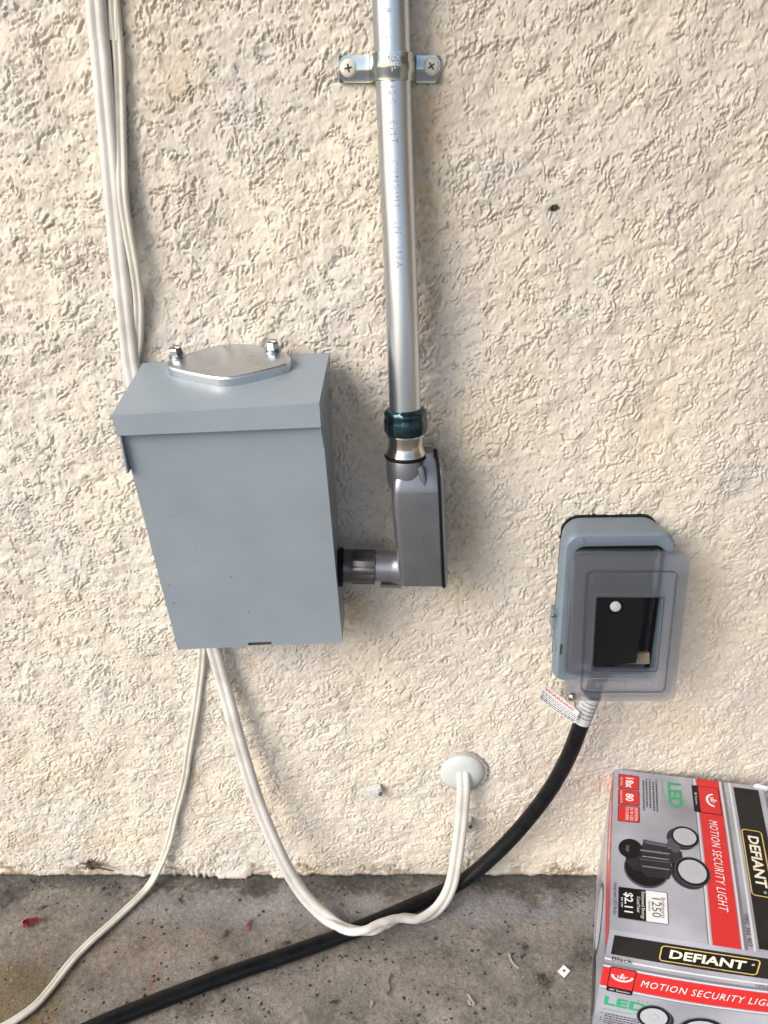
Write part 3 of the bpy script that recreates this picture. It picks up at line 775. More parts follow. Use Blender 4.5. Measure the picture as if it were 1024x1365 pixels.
# frosted cover shell: outer skin then inner skin
def cl_(w_, h_, r, d, dx=0, dy=0): return [cp(a + dx, b + dy, d) for a, b in rrect(w_, h_, r, 7)]
wp, hp, pdx, pdy = wc * .735, hc * .80, .0012, -.0005            # raised panel
ww, hw, wdx, wdy = wc * .555, hc * .485, .0005, -.0005           # window
skin = [(wc - .020, hc - .020, .008, -.030, 0, 0), (wc - .0085, hc - .0085, .010, -.011, 0, 0), (wc - .001, hc - .001, .012, -.008, 0, 0), (wc, hc, .012, -.0065, 0, 0), (wc - .001, hc - .001, .0115, -.005, 0, 0), (wc - .006, hc - .006, .010, -.0035, 0, 0),
        (wp + .004, hp + .004, .007, .0005, pdx, pdy), (wp + .0020, hp + .0020, .006, -.0024, pdx, pdy), (wp, hp, .005, -.0022, pdx, pdy), (wp - .0022, hp - .0022, .005, .0018, pdx, pdy), (ww + .003, hw + .003, .0025, .0022, wdx, wdy), (ww, hw, .002, .0016, wdx, wdy), (ww, hw, .002, -.003, wdx, wdy)]
inn = [(ww + .0036, hw + .0036, .002, -.003, wdx, wdy), (ww + .0036, hw + .0036, .002, .0002, wdx, wdy), (wp - .006, hp - .006, .005, -.0006, pdx, pdy), (wp + .006, hp + .006, .007, -.0036, pdx, pdy), (wc - .008, hc - .008, .010, -.0062, 0, 0), (wc - .012, hc - .012, .010, -.012, 0, 0), (wc - .0235, hc - .0235, .008, -.030, 0, 0)]
bm = bmesh.new()
Lp = [cl_(*s) for s in skin + inn]
loops(bm, Lp + [Lp[0]] if False else Lp)
cov = obj('frosted_cover', bm, M['frost'], ob)
bm = bmesh.new(); loops(bm, [cl_(ww - .0002, hw - .0002, .002, .0004, wdx, wdy), cl_(ww - .0002, hw - .0002, .002, -.0010, wdx, wdy)], True, True)
obj('window_pane', bm, M['clear'], cov, smooth=False)
for (a0, b0, dx0, dy0, r0, t0, dd) in ((wp + .0024, hp + .0024, pdx, pdy, .006, .0030, .0010), (ww + .0030, hw + .0030, wdx, wdy, .003, .0022, .0026)):
    bm = bmesh.new()
    loops(bm, [cl_(a0, b0, r0, dd - .0016, dx0, dy0), cl_(a0, b0, r0, dd, dx0, dy0), cl_(a0 - t0, b0 - t0, r0 * .8, dd, dx0, dy0), cl_(a0 - t0, b0 - t0, r0 * .8, dd - .0016, dx0, dy0)])
    obj('groove_shade', bm, M['frost_groove'], cov)  # dark strips paint in the shade lines of the grooves
V, Fc = text('EXTRA DUTY', .0088, .0003, space=1.12)
zf = .0030
pyobj('moulded_lettering', [cp(a + .0005, b - hc * .345, zf) for a, b in V], Fc, M['frost_mark'], cov)
bm = bmesh.new()
for (w1, h1, d) in ((.069, .0155, .0022), (.069, .0155, .0027), (.0675, .014, .0027), (.0675, .014, .0022)): pass
loops(bm, [[cp(a + .0005, b - hc * .345, d) for a, b in rrect(w1, h1, .0022, 3)] for (w1, h1, d) in ((wp * .80, .0155, .0020), (wp * .80 - .0002, .0153, .0027), (wp * .80 - .0012, .0143, .0027), (wp * .80 - .0014, .0141, .0020))])
obj('moulded_border', bm, M['frost_mark'], cov)
bm = bmesh.new(); q = at(763, 930, CV - .003); lathe(bm, q, ncov, [(.0044, -.003), (.0044, .0006), (.0034, .0014), (.0022, .0010), (.0016, .0018), (.0002, .002)], 20); obj('cover_screw', bm, M['steel'], cov)

# ------------------------------------------------------------------ cables
RA, HA = .0050, .0034
pA = [at(121, -90, -.006), at(128, 0, -.0062), at(137, 100, -.0062), at(146, 200, -.0062), at(154, 290, -.0062), at(162, 370, -.0062), at(170, 440, -.006), at(178, 500, -.0055), at(200, 590, -.0055), at(235, 700, -.0055), at(265, 800, -.007),
      at(285, 864, -.012), at(303, 930, -.016), at(322, 1000, -.024), at(346, 1075, -.034), at(376, 1145, -.048), at(405, 1193, -.060)]
pA += [atz(438, 1225, .013), atz(464, 1239, .021), atz(490, 1240, .0245), atz(513, 1231, .0245), atz(535, 1224, .019), atz(560, 1224, .013), atz(584, 1210, .017)]
pA += [at(601, 1181, -.045), at(610, 1135, -.030), at(616, 1085, -.022), at(618, 1050, -.016), at(617, 1030, -.009), at(617, 1020, .006)]
def sideA(t): return (1, 0, 0) if t < .62 else ((1 - (t - .62) / .12 * .6, (t - .62) / .12 * .5, -(t - .62) / .12 * .5) if t < .74 else ((.4 + (t - .74) / .12 * .6, .5 * (1 - (t - .74) / .12), -.5 * (1 - (t - .74) / .12)) if t < .86 else (1, 0, 0)))
pA = [pA[0] + (pA[0] - pA[1]).normalized() * .8] + pA
bm = bmesh.new(); sweep(bm, catmull(pA, 9), eight(RA, HA, 10), sideA)
tag(obj('twin_cable', bm, M['cable_white'], origin=at(617, 1030)), 'thick white twin cable looping from behind the large box to the round wall plate', 'cable')
pB = [at(150, -90, -.0045), at(152, 0, -.0045), at(158, 70, -.0045), at(160, 130, -.0048), at(162, 200, -.007), at(164, 260, -.011), at(171, 310, -.0125), at(180, 360, -.012), at(185, 405, -.0075), at(184.5, 450, -.005), at(181, 500, -.0045), at(205, 600, -.0045), at(250, 750, -.0045),
      at(268, 845, -.0045), at(269, 880, -.0045), at(264, 925, -.0045), at(258, 965, -.0045), at(252, 1000, -.0045), at(246, 1040, -.0045), at(234, 1085, -.0050), at(226, 1120, -.0065), at(214, 1152, -.010)]
pB += [atz(196, 1184, .0075), atz(160, 1220, .0042), atz(122, 1254, .0042), atz(94, 1283, .0042), atz(66, 1319, .0042), atz(40, 1346, .0042), atz(-10, 1376, .0042), atz(-110, 1420, .0042)]
pB = [pB[0] + (pB[0] - pB[1]).normalized() * .8] + pB
def sideB(t): return (1, 0, 0) if t < .66 else ((1, -.5, 0) if t > .78 else (1, -.5 * (t - .66) / .12, 0))
bm = bmesh.new(); sweep(bm, catmull(pB, 8), eight(.0026, .0023, 8), sideB)
tag(obj('lamp_flex', bm, M['cord_white'], origin=atz(94, 1283)), 'thin white twin cord running down the wall and across the slab to the lower left', 'cord')
RK = .0092
pK = [at(812, 872, -.040), at(790, 925, -.046), at(776, 962, -.046), at(757, 1010, -.042), at(731, 1056, -.036), at(697, 1100, -.030), at(660, 1139, -.028), at(622, 1171, -.0285)]
pK += [atz(587, 1190, .0105), atz(548, 1208, .0092), atz(480, 1237, .0088), atz(400, 1267, .0088), atz(300, 1301, .0088), atz(200, 1339, .0088), atz(120, 1372, .0088), atz(0, 1430, .0088)]
bm = bmesh.new(); sweep(bm, catmull(pK, 10), circ(RK, 28), (1, 0, .2))
kc = thing('black_power_cable', atz(400, 1267), 'thick black power cable curving from the outlet box down across the slab', 'cable')
obj('jacket', bm, M['cord_black'], kc)
# warning flag wrapped round the cable
ca, cb2 = at(789, 926, -.046), at(775.5, 961, -.046)
Tc = (cb2 - ca).normalized()
bm = bmesh.new()
ua = (Vector((1, 0, 0)) - Tc * Tc.x).normalized(); na = Tc.cross(ua); na = na if na.y < 0 else -na
rows = []
for k in range(2):
    rows.append([ca + Tc * ((cb2 - ca).length * k) + (ua * math.sin(a) + na * math.cos(a)) * (RK + .0009) for a in [math.pi * 2 * i / 32 for i in range(33)]])
R2 = [[bm.verts.new(p) for p in r_] for r_ in rows]
for i in range(32): bm.faces.new((R2[0][i], R2[0][i + 1], R2[1][i + 1], R2[1][i]))
flag_px = lambda s, t: (1 - t) * Vector((722.5 + 50 * s + 6 * math.sin(s * 3.1) , 909 + 40 * s + 5.0 * math.sin(s * 2.9) * 0 + 6 * s * (1 - s) * 3.2, 0)) + t * Vector((717 + 49 * s, 929 + 35 * s - 0 * s + 4 * s * (1 - s) * 2.5, 0))
def flagp(s, t, off=0):
    v = flag_px(s, t); Y = -.030 - .026 * s + .004 * math.sin(s * 5) - off
    return at(v.x, v.y, Y)
G = [[bm.verts.new(flagp(i / 14, j / 5)) for i in range(15)] for j in range(6)]
for j in range(5):
    for i in range(14): bm.faces.new((G[j][i], G[j][i + 1], G[j + 1][i + 1], G[j + 1][i]))
bmesh.ops.solidify(bm, geom=bm.faces[:], thickness=.0003)
flag = obj('warning_flag', bm, M['paper'], kc)
V, Fc = text('WARNING', 1, .02)
wm = max(v[0] for v in V) - min(v[0] for v in V)
pyobj('printed_lettering', [flagp(.08 + .72 * (a / wm + .5), .20 - b * .24, .0008) for a, b in V], Fc, M['ink_red'], flag)
Vs, Fs = [], []
for li in range(5):
    s = .05
    while s < .97:
        l_ = random.uniform(.03, .09); t0 = .42 + li * .115; th_ = .030 if li < 3 else .055
        i0 = len(Vs); Vs += [flagp(s, t0, .0008), flagp(min(s + l_, .98), t0, .0008), flagp(min(s + l_, .98), t0 + th_, .0008), flagp(s, t0 + th_, .0008)]
        Fs.append((i0, i0 + 1, i0 + 2, i0 + 3)); s += l_ + random.uniform(.012, .03)
def wrapp(a, b, o=.0013): return ca + Tc * ((cb2 - ca).length * b) + (ua * math.sin(a) + na * math.cos(a)) * (RK + o)
for li in range(5):
    a_ = -1.1
    while a_ < .5:
        l_ = random.uniform(.08, .28); b0 = .16 + li * .14
        i0 = len(Vs); Vs += [wrapp(a_, b0 + .03 * a_), wrapp(a_ + l_, b0 + .03 * a_), wrapp(a_ + l_, b0 + .032 + .03 * a_), wrapp(a_, b0 + .032 + .03 * a_)]
        Fs.append((i0, i0 + 1, i0 + 2, i0 + 3)); a_ += l_ + random.uniform(.05, .12)
pyobj('fine_print', Vs, Fs, M['ink_black'], flag)

# ------------------------------------------------------------------ round plate, clips
pc_ = at(616, 1029.5, -.004)
esc = thing('round_wall_plate', at(616, 1030), 'round pale grey plate on a ring of caulk where the twin cable enters the wall', 'cable plate')
bm = bmesh.new(); lathe(bm, (pc_.x + .003, .001, pc_.z - .002), (0, -1, 0), [(.0305, 0), (.0300, .0032), (.0285, .0046), (.020, .0046)], 48)
for v in bm.verts: v.co.x += .0012 * math.sin(v.co.z * 900); v.co.z += .0012 * math.sin(v.co.x * 700)
obj('caulk_ring', bm, M['caulk'], esc)
bm = bmesh.new(); lathe(bm, (pc_.x, -.003, pc_.z), (0, -1, 0), [(.0268, 0), (.0270, .0018), (.0258, .0034), (.021, .0062), (.014, .0080), (.006, .0086), (.0004, .0087)], 56)
obj('dome', bm, M['escutcheon'], esc)
def clip(px, py, rot, label):
    c = at(px, py, -.001); t = thing('cable_clip', c, label, 'cable clip', 'old cable clips nailed low on the wall')
    ca_, sa_ = math.cos(rot), math.sin(rot)
    def T_(x, y, z): return c + Vector((x * ca_ - z * sa_, y, x * sa_ + z * ca_))
    bm = bmesh.new()
    prof = [(-.0125, .001), (-.0125, -.0028), (-.006, -.0034), (-.004, -.0075), (.0015, -.0085), (.0065, -.0078), (.009, -.0085), (.0125, -.0070), (.0125, .001)]
    prism(bm, [T_(x, y, .0052) for x, y in prof], [T_(x, y, -.0058) for x, y in prof])
    obj('clip_body', bm, M['clip'], t, bevel=.0008)
    bm = bmesh.new(); lathe(bm, T_(.0095, -.0070, -.0022), (.1, -1, 0), [(.0026, -.002), (.0026, .0026), (.0019, .0034), (.0002, .0036)], 14); obj('nail', bm, M['nail'], t)
clip(496, 1052, .30, 'bare pale clip with a nail, alone on the wall left of the round plate')
clip(616, 1094, .12, 'pale clip with a nail, half hidden behind the thick twin cable')

# ------------------------------------------------------------------ carton
zc = .187
k_bl, k_br, k_fl = atz(819, 1025, zc), atz(1017, 1049, zc), atz(813, 1239, zc)
ux = (k_br - k_bl); WC = ux.length; ux.normalize(); uy = (k_fl - k_bl).normalized()    # towards the camera; the box is racked slightly out of square
DC = (k_fl - k_bl).length
off_y = max(0.0, max(k_bl.y, k_br.y) + .004)
carton = thing('light_carton', Vector((k_bl.x, k_bl.y, 0)) + ux * WC / 2 + uy * DC / 2, 'silver and red printed carton for a motion security light on the slab', 'carton')
def K(u, v, z):                           # carton space with bulged cardboard walls
    bu = math.sin(math.pi * min(max(u / WC, 0), 1)); bv = math.sin(math.pi * min(max(v / DC, 0), 1)); bz = math.sin(math.pi * min(max(z / zc, 0), 1))
    p = k_bl + ux * u + uy * v; p.z = z
    e = 1e-4
    if z > zc - .004: p.z += .0035 * bu * bv - .003 * (1 - bv) * (u / WC) ** 2 * 0
    if v > DC - .004: p += uy * (.0028 * bu * bz)
    if u < .004: p -= ux * (.0030 * bv * bz)
    return p
def top_p(a, b, o): p = K(b, a, zc); p.z += o; return p           # a: towards camera, b: to the right
def frt_p(a, b, o): return K(a, DC, b) + uy * o                    # a: right, b: up
def lft_p(a, b, o): return K(0, a, b) - ux * o                     # a: towards camera, b: up
bm = bmesh.new()
NS = 12
def face_grid(fn, A_, B_):
    g = [[bm.verts.new(fn(A_ * i / NS, B_ * j / NS)) for i in range(NS + 1)] for j in range(NS + 1)]
    for j in range(NS):
        for i in range(NS): bm.faces.new((g[j][i], g[j][i + 1], g[j + 1][i + 1], g[j + 1][i]))
face_grid(lambda a, b: K(a, b, zc), WC, DC); face_grid(lambda a, b: K(a, DC, b), WC, zc); face_grid(lambda a, b: K(0, a, b), DC, zc)
face_grid(lambda a, b: K(WC, a, b), DC, zc); face_grid(lambda a, b: K(a, 0, b), WC, zc); face_grid(lambda a, b: K(a, b, 0), WC, DC)
bmesh.ops.remove_doubles(bm, verts=bm.verts, dist=.0006)
shell = obj('carton_shell', bm, M['c_silver'], carton)
# flap tab sticking up at the far right corner
bm = bmesh.new(); q = [K(WC - .012, .001, zc - .002), K(WC + .004, .004, zc - .002), K(WC + .005, .006, zc + .006), K(WC - .008, .002, zc + .005)]
hexa(bm, q, [p + Vector((0, .0012, 0)) for p in q]); obj('torn_flap', bm, M['c_silver_lt'], carton, smooth=False)

class Print:
    def __init__(self, fn): self.fn = fn; self.B = {}; self.g = 0; self.hold = False
    def add(self, m, V, Fc, layer):
        self.g += 0 if self.hold else 1
        b = self.B.setdefault((m, layer, self.g), ([], [])); i0 = len(b[0])
        b[0].extend(self.fn(x, y, .00022 + layer * .00016) for x, y in V); b[1].extend(tuple(i + i0 for i in f) for f in Fc)
    def rect(self, m, x0, y0, x1, y1, layer, sk=0, n=10):
        V = [(x0 + (x1 - x0) * i / n + sk * j / n, y0 + (y1 - y0) * j / n) for j in range(n + 1) for i in range(n + 1)]
        Fc = [(j * (n + 1) + i, j * (n + 1) + i + 1, (j + 1) * (n + 1) + i + 1, (j + 1) * (n + 1) + i) for j in range(n) for i in range(n)]
        self.add(m, V, Fc, layer)
    def rr(self, m, x0, y0, x1, y1, r, layer):
        L = rrect(x1 - x0, y1 - y0, r, 4); cx, cy = (x0 + x1) / 2, (y0 + y1) / 2
        self.add(m, [(cx, cy)] + [(cx + a, cy + b) for a, b in L], [(0, i + 1, (i + 1) % len(L) + 1) for i in range(len(L))], layer)
    def frame(self, m, x0, y0, x1, y1, r, t, layer):
        A_, B_ = rrect(x1 - x0, y1 - y0, r, 4), rrect(x1 - x0 - 2 * t, y1 - y0 - 2 * t, max(r - t, .0003), 4); cx, cy = (x0 + x1) / 2, (y0 + y1) / 2; n = len(A_)
        self.add(m, [(cx + a, cy + b) for a, b in A_] + [(cx + a, cy + b) for a, b in B_], [(i, (i + 1) % n, n + (i + 1) % n, n + i) for i in range(n)], layer)
    def ell(self, m, cx, cy, rx, ry, layer, rot=0, n=40, rin=0):
        c, s = math.cos(rot), math.sin(rot)
        O = [(cx + rx * math.cos(t) * c - ry * math.sin(t) * s, cy + rx * math.cos(t) * s + ry * math.sin(t) * c) for t in [2 * math.pi * k / n for k in range(n)]]
        if rin:
            I = [(cx + (x - cx) * rin, cy + (y - cy) * rin) for x, y in O]; self.add(m, O + I, [(i, (i + 1) % n, n + (i + 1) % n, n + i) for i in range(n)], layer)
        else: self.add(m, [(cx, cy)] + O, [(0, i + 1, (i + 1) % n + 1) for i in range(n)], layer)
    def poly(self, m, P, layer): self.add(m, P, [tuple(range(len(P)))], layer)
    def text(self, m, s, x, y, size, layer, wide=1.0, bold=0.0, shear=0.0, ax='CENTER', ay='CENTER', space=1.0):
        V, Fc = text(s, size, bold * size, shear, ax, ay, space=space)
        self.add(m, [(x + a * wide, y + b) for a, b in V], Fc, layer)
    def micro(self, m, x, y, w_, lines, lh, th, layer):
        self.g += 1; self.hold = True
        for k in range(lines):
            s = x; end = x + w_ * random.uniform(.7, 1.0)
            while s < end:
                l_ = random.uniform(.0012, .0038); self.poly(m, [(s, y - k * lh), (s + l_, y - k * lh), (s + l_, y - k * lh + th), (s, y - k * lh + th)], layer); s += l_ + .0008
        self.hold = False
    def emit(self, parent, names):
        for (m, layer, g_), (V, Fc) in sorted(self.B.items(), key=lambda t: t[0][1:]):
            pyobj(names.get((m, layer), names.get(m, 'printed_mark')), V, Fc, M[m], parent)
NM = {'c_red': 'red_band', 'c_black': 'black_panel', 'c_mesh': 'black_banner', 'c_gold': 'gold_frame', 'c_cream': 'logo_lettering', 'c_white': 'white_lettering', 'c_green': 'green_lettering', 'c_lens': 'lamp_lens',
      'c_slate': 'lamp_ring', 'c_ink': 'fine_print', 'c_silver_lt': 'silver_edge', 'c_silver_dk': 'dark_edge', 'c_gloss': 'lamp_body'}

def front_design(pr, A_, B_, top):
    ban0, ban1 = B_ * (.80 if top else .815), B_ * .965
    s0 = B_ * .735; r0, r1 = B_ * .555, B_ * .705
    mx = A_ * .03
    # silver strip + edges
    pr.rect('c_silver_lt', 0, s0 + .006, A_, s0 + .0085, 0); pr.rect('c_silver_dk', 0, s0 - .002, A_, s0 + .001, 0); pr.rect('c_silver_dk', 0, r0 - .0045, A_, r0 - .0035, 0)
    pr.rect('c_silver_lt', 0, r0 - .0034, A_, r0 - .0014, 0); pr.rect('c_silver_lt', 0, r1 + .001, A_, r1 + .003, 0)
    pr.rect('c_mesh', mx, ban0, A_ * (.985 if top else 1.0) , ban1, 0)
    pr.rect('c_red', 0 if not top else A_ * .0, r0, A_, r1, 0)
    pr.g += 1; pr.hold = True
    for k in range(int((A_ - mx) / .0016)):                        # woven carbon look of the banner
        x = mx + .0008 + k * .0016
        if x < A_ * .98: pr.poly('c_black', [(x, ban0 + .001), (x + .0005, ban0 + .001), (x + .0005, ban1 - .001), (x, ban1 - .001)], 1)
    for k in range(int((ban1 - ban0) / .0017)):
        y = ban0 + .0008 + k * .0017; pr.poly('c_black', [(mx, y), (A_ * .98, y), (A_ * .98, y + .0006), (mx, y + .0006)], 1)
    pr.hold = False
    # maker's plate
    gx0, gx1 = (A_ * .325, A_ * .72) if top else (A_ * .29, A_ * .82)
    gy0, gy1 = (ban0 + (ban1 - ban0) * .02, ban1 - (ban1 - ban0) * .20) if top else (ban0 + (ban1 - ban0) * .12, ban1 - (ban1 - ban0) * .10)
    pr.rr('c_black', gx0, gy0, gx1, gy1, .004, 2); pr.frame('c_gold', gx0, gy0, gx1, gy1, .004, .0013, 3)
    ts = (gx1 - gx0) * .172
    pr.text('c_cream', 'DEFIANT', (gx0 + gx1) / 2 - .002, (gy0 + gy1) / 2, ts, 3, 1.12, .028)
    pr.ell('c_cream', gx1 - .006, (gy0 + gy1) / 2 + .003, .0014, .0014, 3, rin=.6, n=16)
    ty = (r0 + r1) / 2
    tx0, tx1 = (A_ * .30, A_ * .83) if top else (A_ * .225, A_ * 1.0)
    V, Fc = text('MOTION SECURITY LIGHT', 1, 0, .18, space=1.14); xm, xM = min(v[0] for v in V), max(v[0] for v in V)
    hgt = (r1 - r0) * .50
    pr.add('c_white', [(tx0 + (a - xm) / (xM - xm) * (tx1 - tx0), ty + b * hgt) for a, b in V], Fc, 2)
    # detection badge
    bx0, bx1, by0, by1 = (A_ * .055, A_ * .255, r0 - .006, r1 - .001) if top else (A_ * .04, A_ * .19, r0 - .007, r1 + .003)
    pr.rr('c_black', bx0, by0, bx1, by1, .002, 1); pr.rr('c_red', bx0 + .001, by0 + .0075, bx1 - .001, by1 - .001, .0016, 2)
    cx, cy = (bx0 + bx1) / 2, (by0 + by1) / 2 + .005
    pr.poly('c_white', [(cx - .011, cy + .003)] + [(cx + .011 * math.cos(t), cy + .003 - .009 * math.sin(t)) for t in [math.pi - math.pi * k / 14 for k in range(15)]][::1], 3)
    pr.poly('c_red', [(cx + .0085 * math.cos(t), cy + .003 - .0062 * math.sin(t)) for t in [math.pi - math.pi * k / 14 for k in range(15)]], 4)
    pr.text('c_white', '180°', cx, cy + .0008, .0058, 5, bold=.02); pr.poly('c_white', [(cx - .002, cy + .0038), (cx + .002, cy + .0038), (cx, cy + .0068)], 3)
    pr.text('c_white', '180° Detection', cx, by0 + .0036, .0034, 3)
    # LED
    lx, ly = (A_ * .05, B_ * .40) if top else (A_ * .035, B_ * .43)
    pr.text('c_green', 'LED', lx, ly, .021 if top else .018, 1, 1.2 if top else 1.4, .03, ax='LEFT')
    ex = lx + (.030 if top else .038)
    pr.g += 1; pr.hold = True
    for k in range(11):
        a = -math.pi * .62 + math.pi * 1.24 * k / 10
        pr.poly('c_green', [(ex + .010 * math.cos(a - .05), ly + .010 * math.sin(a - .05)), (ex + .0145 * math.cos(a), ly + .0145 * math.sin(a)), (ex + .010 * math.cos(a + .05), ly + .010 * math.sin(a + .05))], 1)
    pr.hold = False
    pr.micro('c_green', lx, ly - .0135, .034, 1, .002, .0008, 1)
    for k, nl in enumerate((2, 1, 2)):
        yy = ly - .021 - (0, .0076, .0114)[k]
        pr.poly('c_ink', [(lx, yy), (lx + .0017, yy), (lx + .0017, yy + .0017), (lx, yy + .0017)], 1)
        pr.micro('c_ink', lx + .004, yy, .052, nl, .0036, .0017, 1)
    pr.text('c_ink', '1002 366 403', A_ * (.90 if top else .93), B_ * .755, .0066, 1)
    if not top: pr.text('c_ink', 'Black', mx + .001, ban0 - .0062, .0075, 1, 1.3, .02, ax='LEFT')

def lamp_picture(pr, x, y, s, heads):
    for cx, cy, rx, ry, ro in heads:
        dx_, dy_ = (-.0010, -.0055)
        pr.ell('c_gloss', x + cx + .003, y + cy - .0035, rx * 1.02, ry * 1.02, 1, ro)
        pr.ell('c_slate', x + cx, y + cy, rx, ry, 2, ro); pr.ell('c_black', x + cx, y + cy, rx * .95, ry * .95, 3, ro); pr.ell('c_lens', x + cx, y + cy, rx * .79, ry * .79, 4, ro)
        pr.ell('c_silver', x + cx, y + cy, rx * .30, ry * .30, 5, ro, rin=.9)

pt = Print(top_p)
front_design(pt, DC, WC, True)
# red fact badges
for k, (t1, t2) in enumerate((('18x', 'BRIGHTER'), ('80', 'EQUAL WATTS'), ('', 'MOTION\n25 W LED\nTO DARK'))):
    x0 = DC * .035 + k * DC * .115; x1 = x0 + DC * .110; y0, y1 = WC * .03, WC * .17
    pt.rr('c_black', x0, y0, x1, y1, .0014, 1); pt.rr('c_red', x0 + .0007, y0 + .0007, x1 - .0007, y1 - .0007, .001, 2)
    if t1: pt.text('c_white', t1, (x0 + x1) / 2, y0 + (y1 - y0) * .52, .0125, 3, bold=.03); pt.text('c_white', t2, (x0 + x1) / 2, y0 + .0035, .0030, 3)
    else: pt.text('c_white', t2, (x0 + x1) / 2, (y0 + y1) / 2 + .003, .0050, 3)
# twin-head lamp picture
X = DC
lamp_picture(pt, 0, 0, 1, ((X * .435, WC * .445, .0155, .0155, .2), (X * .640, WC * .475, .0190, .0180, .35)))
def P_(m, pts, l): pt.poly(m, [(X * a, WC * b) for a, b in pts], l)
pt.ell('c_slate', X * .655, WC * .205, .0245, .0230, 1); pt.ell('c_black', X * .65, WC * .207, .0232, .0220, 2); pt.ell('c_gloss', X * .60, WC * .20, .019, .0205, 2)
P_('c_gloss', [(.48, .19), (.66, .16), (.70, .20), (.70, .335), (.66, .355), (.50, .335)], 3); pt.ell('c_black', X * .545, WC * .11, .0135, .0125, 3)
P_('c_slate', [(.485, .20), (.50, .19), (.51, .335), (.495, .335)], 4); P_('c_silver_dk', [(.545, .17), (.555, .17), (.56, .345), (.55, .345)], 4); P_('c_slate', [(.60, .165), (.607, .165), (.61, .35), (.603, .35)], 4)
P_('c_silver_dk', [(.50, .205), (.505, .205), (.515, .33), (.51, .33)], 5); P_('c_lens', [(.585, .18), (.588, .18), (.592, .34), (.589, .34)], 5); P_('c_silver_dk', [(.64, .18), (.648, .18), (.652, .34), (.644, .34)], 5); P_('c_slate', [(.525, .085), (.56, .08), (.57, .10), (.53, .105)], 4)
P_('c_gloss', [(.52, .34), (.57, .33), (.66, .38), (.64, .43), (.53, .42)], 1); P_('c_slate', [(.46, .345), (.50, .33), (.545, .375), (.53, .41), (.44, .41)], 2); P_('c_black', [(.60, .36), (.66, .36), (.66, .45), (.60, .45)], 2)
# energy panel
x0, x1 = X * .775, X * .935
pt.rect('c_black', x0, WC * .045, x1, WC * .20, 1, n=4); pt.rect('c_white', x0, WC * .20, x1, WC * .32, 1, n=4); pt.frame('c_ink', x0 - .0004, WC * .045 - .0004, x1 + .0004, WC * .32 + .0004, .0008, .0006, 2)
cxm = (x0 + x1) / 2
pt.text('c_ink', 'Brightness', cxm, WC * .295, .0058, 2); pt.text('c_ink', '1250', cxm, WC * .255, .0125, 2); pt.text('c_ink', 'lumens', cxm, WC * .220, .0042, 2)
pt.text('c_white', 'Estimated Energy\nCost/Year', cxm, WC * .170, .0046, 2); pt.text('c_white', '$2.11', cxm, WC * .100, .0115, 2, bold=.02); pt.text('c_white', 'per year', cxm, WC * .066, .0036, 2)
pt.text('c_ink', 'Integrated LED Bulbs', cxm - .004, WC * .025, .0046, 1)
pt.emit(shell, NM)
pf = Print(frt_p)
front_design(pf, WC, zc, False)
lamp_picture(pf, 0, 0, 1, ((WC * .335, zc * .375, .0170, .0185, .1), (WC * .615, zc * .33, .0230, .0205, .2)))
pf.poly('c_gloss', [(WC * .42, zc * .28), (WC * .46, zc * .31), (WC * .52, zc * .24), (WC * .60, zc * .21), (WC * .60, zc * .17), (WC * .48, zc * .18)], 1)
pf.poly('c_black', [(WC * .36, zc * .22), (WC * .60, zc * .20), (WC * .66, zc * .02), (WC * .34, zc * .02)], 1)
pf.emit(shell, NM)
pL = Print(lft_p)
pL.rect('c_red', 0, zc * .84, DC, zc * .95, 0); pL.rect('c_silver_dk', 0, zc * .80, DC, zc * .83, 0); pL.rect('c_silver_dk', 0, zc * .955, DC, zc * .975, 0); pL.rect('c_slate', DC * .66, zc * .05, DC, zc * .16, 0)
pL.ell('c_slate', DC * .62, zc * .50, .036, .040, 1); pL.ell('c_lens', DC * .62, zc * .50, .031, .035, 2); pL.micro('c_white', DC * .15, zc * .88, .09, 1, .003, .006, 1); pL.ell('c_gloss', DC * .78, zc * .22, .04, .028, 1)
pL.emit(shell, {'c_red': 'red_band', 'c_slate': 'lamp_ring', 'c_lens': 'lamp_lens', 'c_white': 'white_lettering', 'c_silver_dk': 'dark_edge', 'c_gloss': 'lamp_body'})

# ------------------------------------------------------------------ litter on the slab
def lump(name, c, size, m, label=None, cat=None, group=None, flat=.45, seed=0, parent=None, sub=2):
    r_ = random.Random(seed); bm = bmesh.new(); bmesh.ops.create_icosphere(bm, subdivisions=sub, radius=1)
    ph = [r_.uniform(0, 6) for _ in range(6)]
    for v in bm.verts:
        k = 1 + .25 * math.sin(3 * v.co.x + ph[0]) + .25 * math.sin(4 * v.co.y + ph[1]) + .2 * math.sin(5 * v.co.z + ph[2]) + r_.uniform(-.12, .12)
        v.co = Vector((v.co.x * size[0], v.co.y * size[1], v.co.z * size[2])) * k
    rot = Matrix.Rotation(r_.uniform(0, 6), 4, 'Z') if not parent else Matrix.Identity(4)
    for v in bm.verts: v.co = (rot @ v.co) + Vector(c)
    o = obj(name, bm, m, origin=c, smooth=False); tag(o, label, cat, group); return o
# paper square with a dot
pq = atz(752, 1294, .0015)
sq = thing('paper_square', pq, 'tiny white paper square with a dark dot lying near the carton', 'paper scrap')
bm = bmesh.new(); cr = [atz(*q, .0016) for q in ((751.5, 1286), (760.5, 1294), (752.5, 1303), (743.5, 1294.5))]; hexa(bm, cr, [p - Vector((0, 0, .0009)) for p in cr]); obj('sheet', bm, M['paper'], sq, smooth=False)
bm = bmesh.new(); lathe(bm, pq + Vector((0, 0, .0001)), (0, 0, 1), [(.0016, 0), (.0016, .0002)], 14); obj('dot', bm, M['ink_blue'], sq, smooth=False)
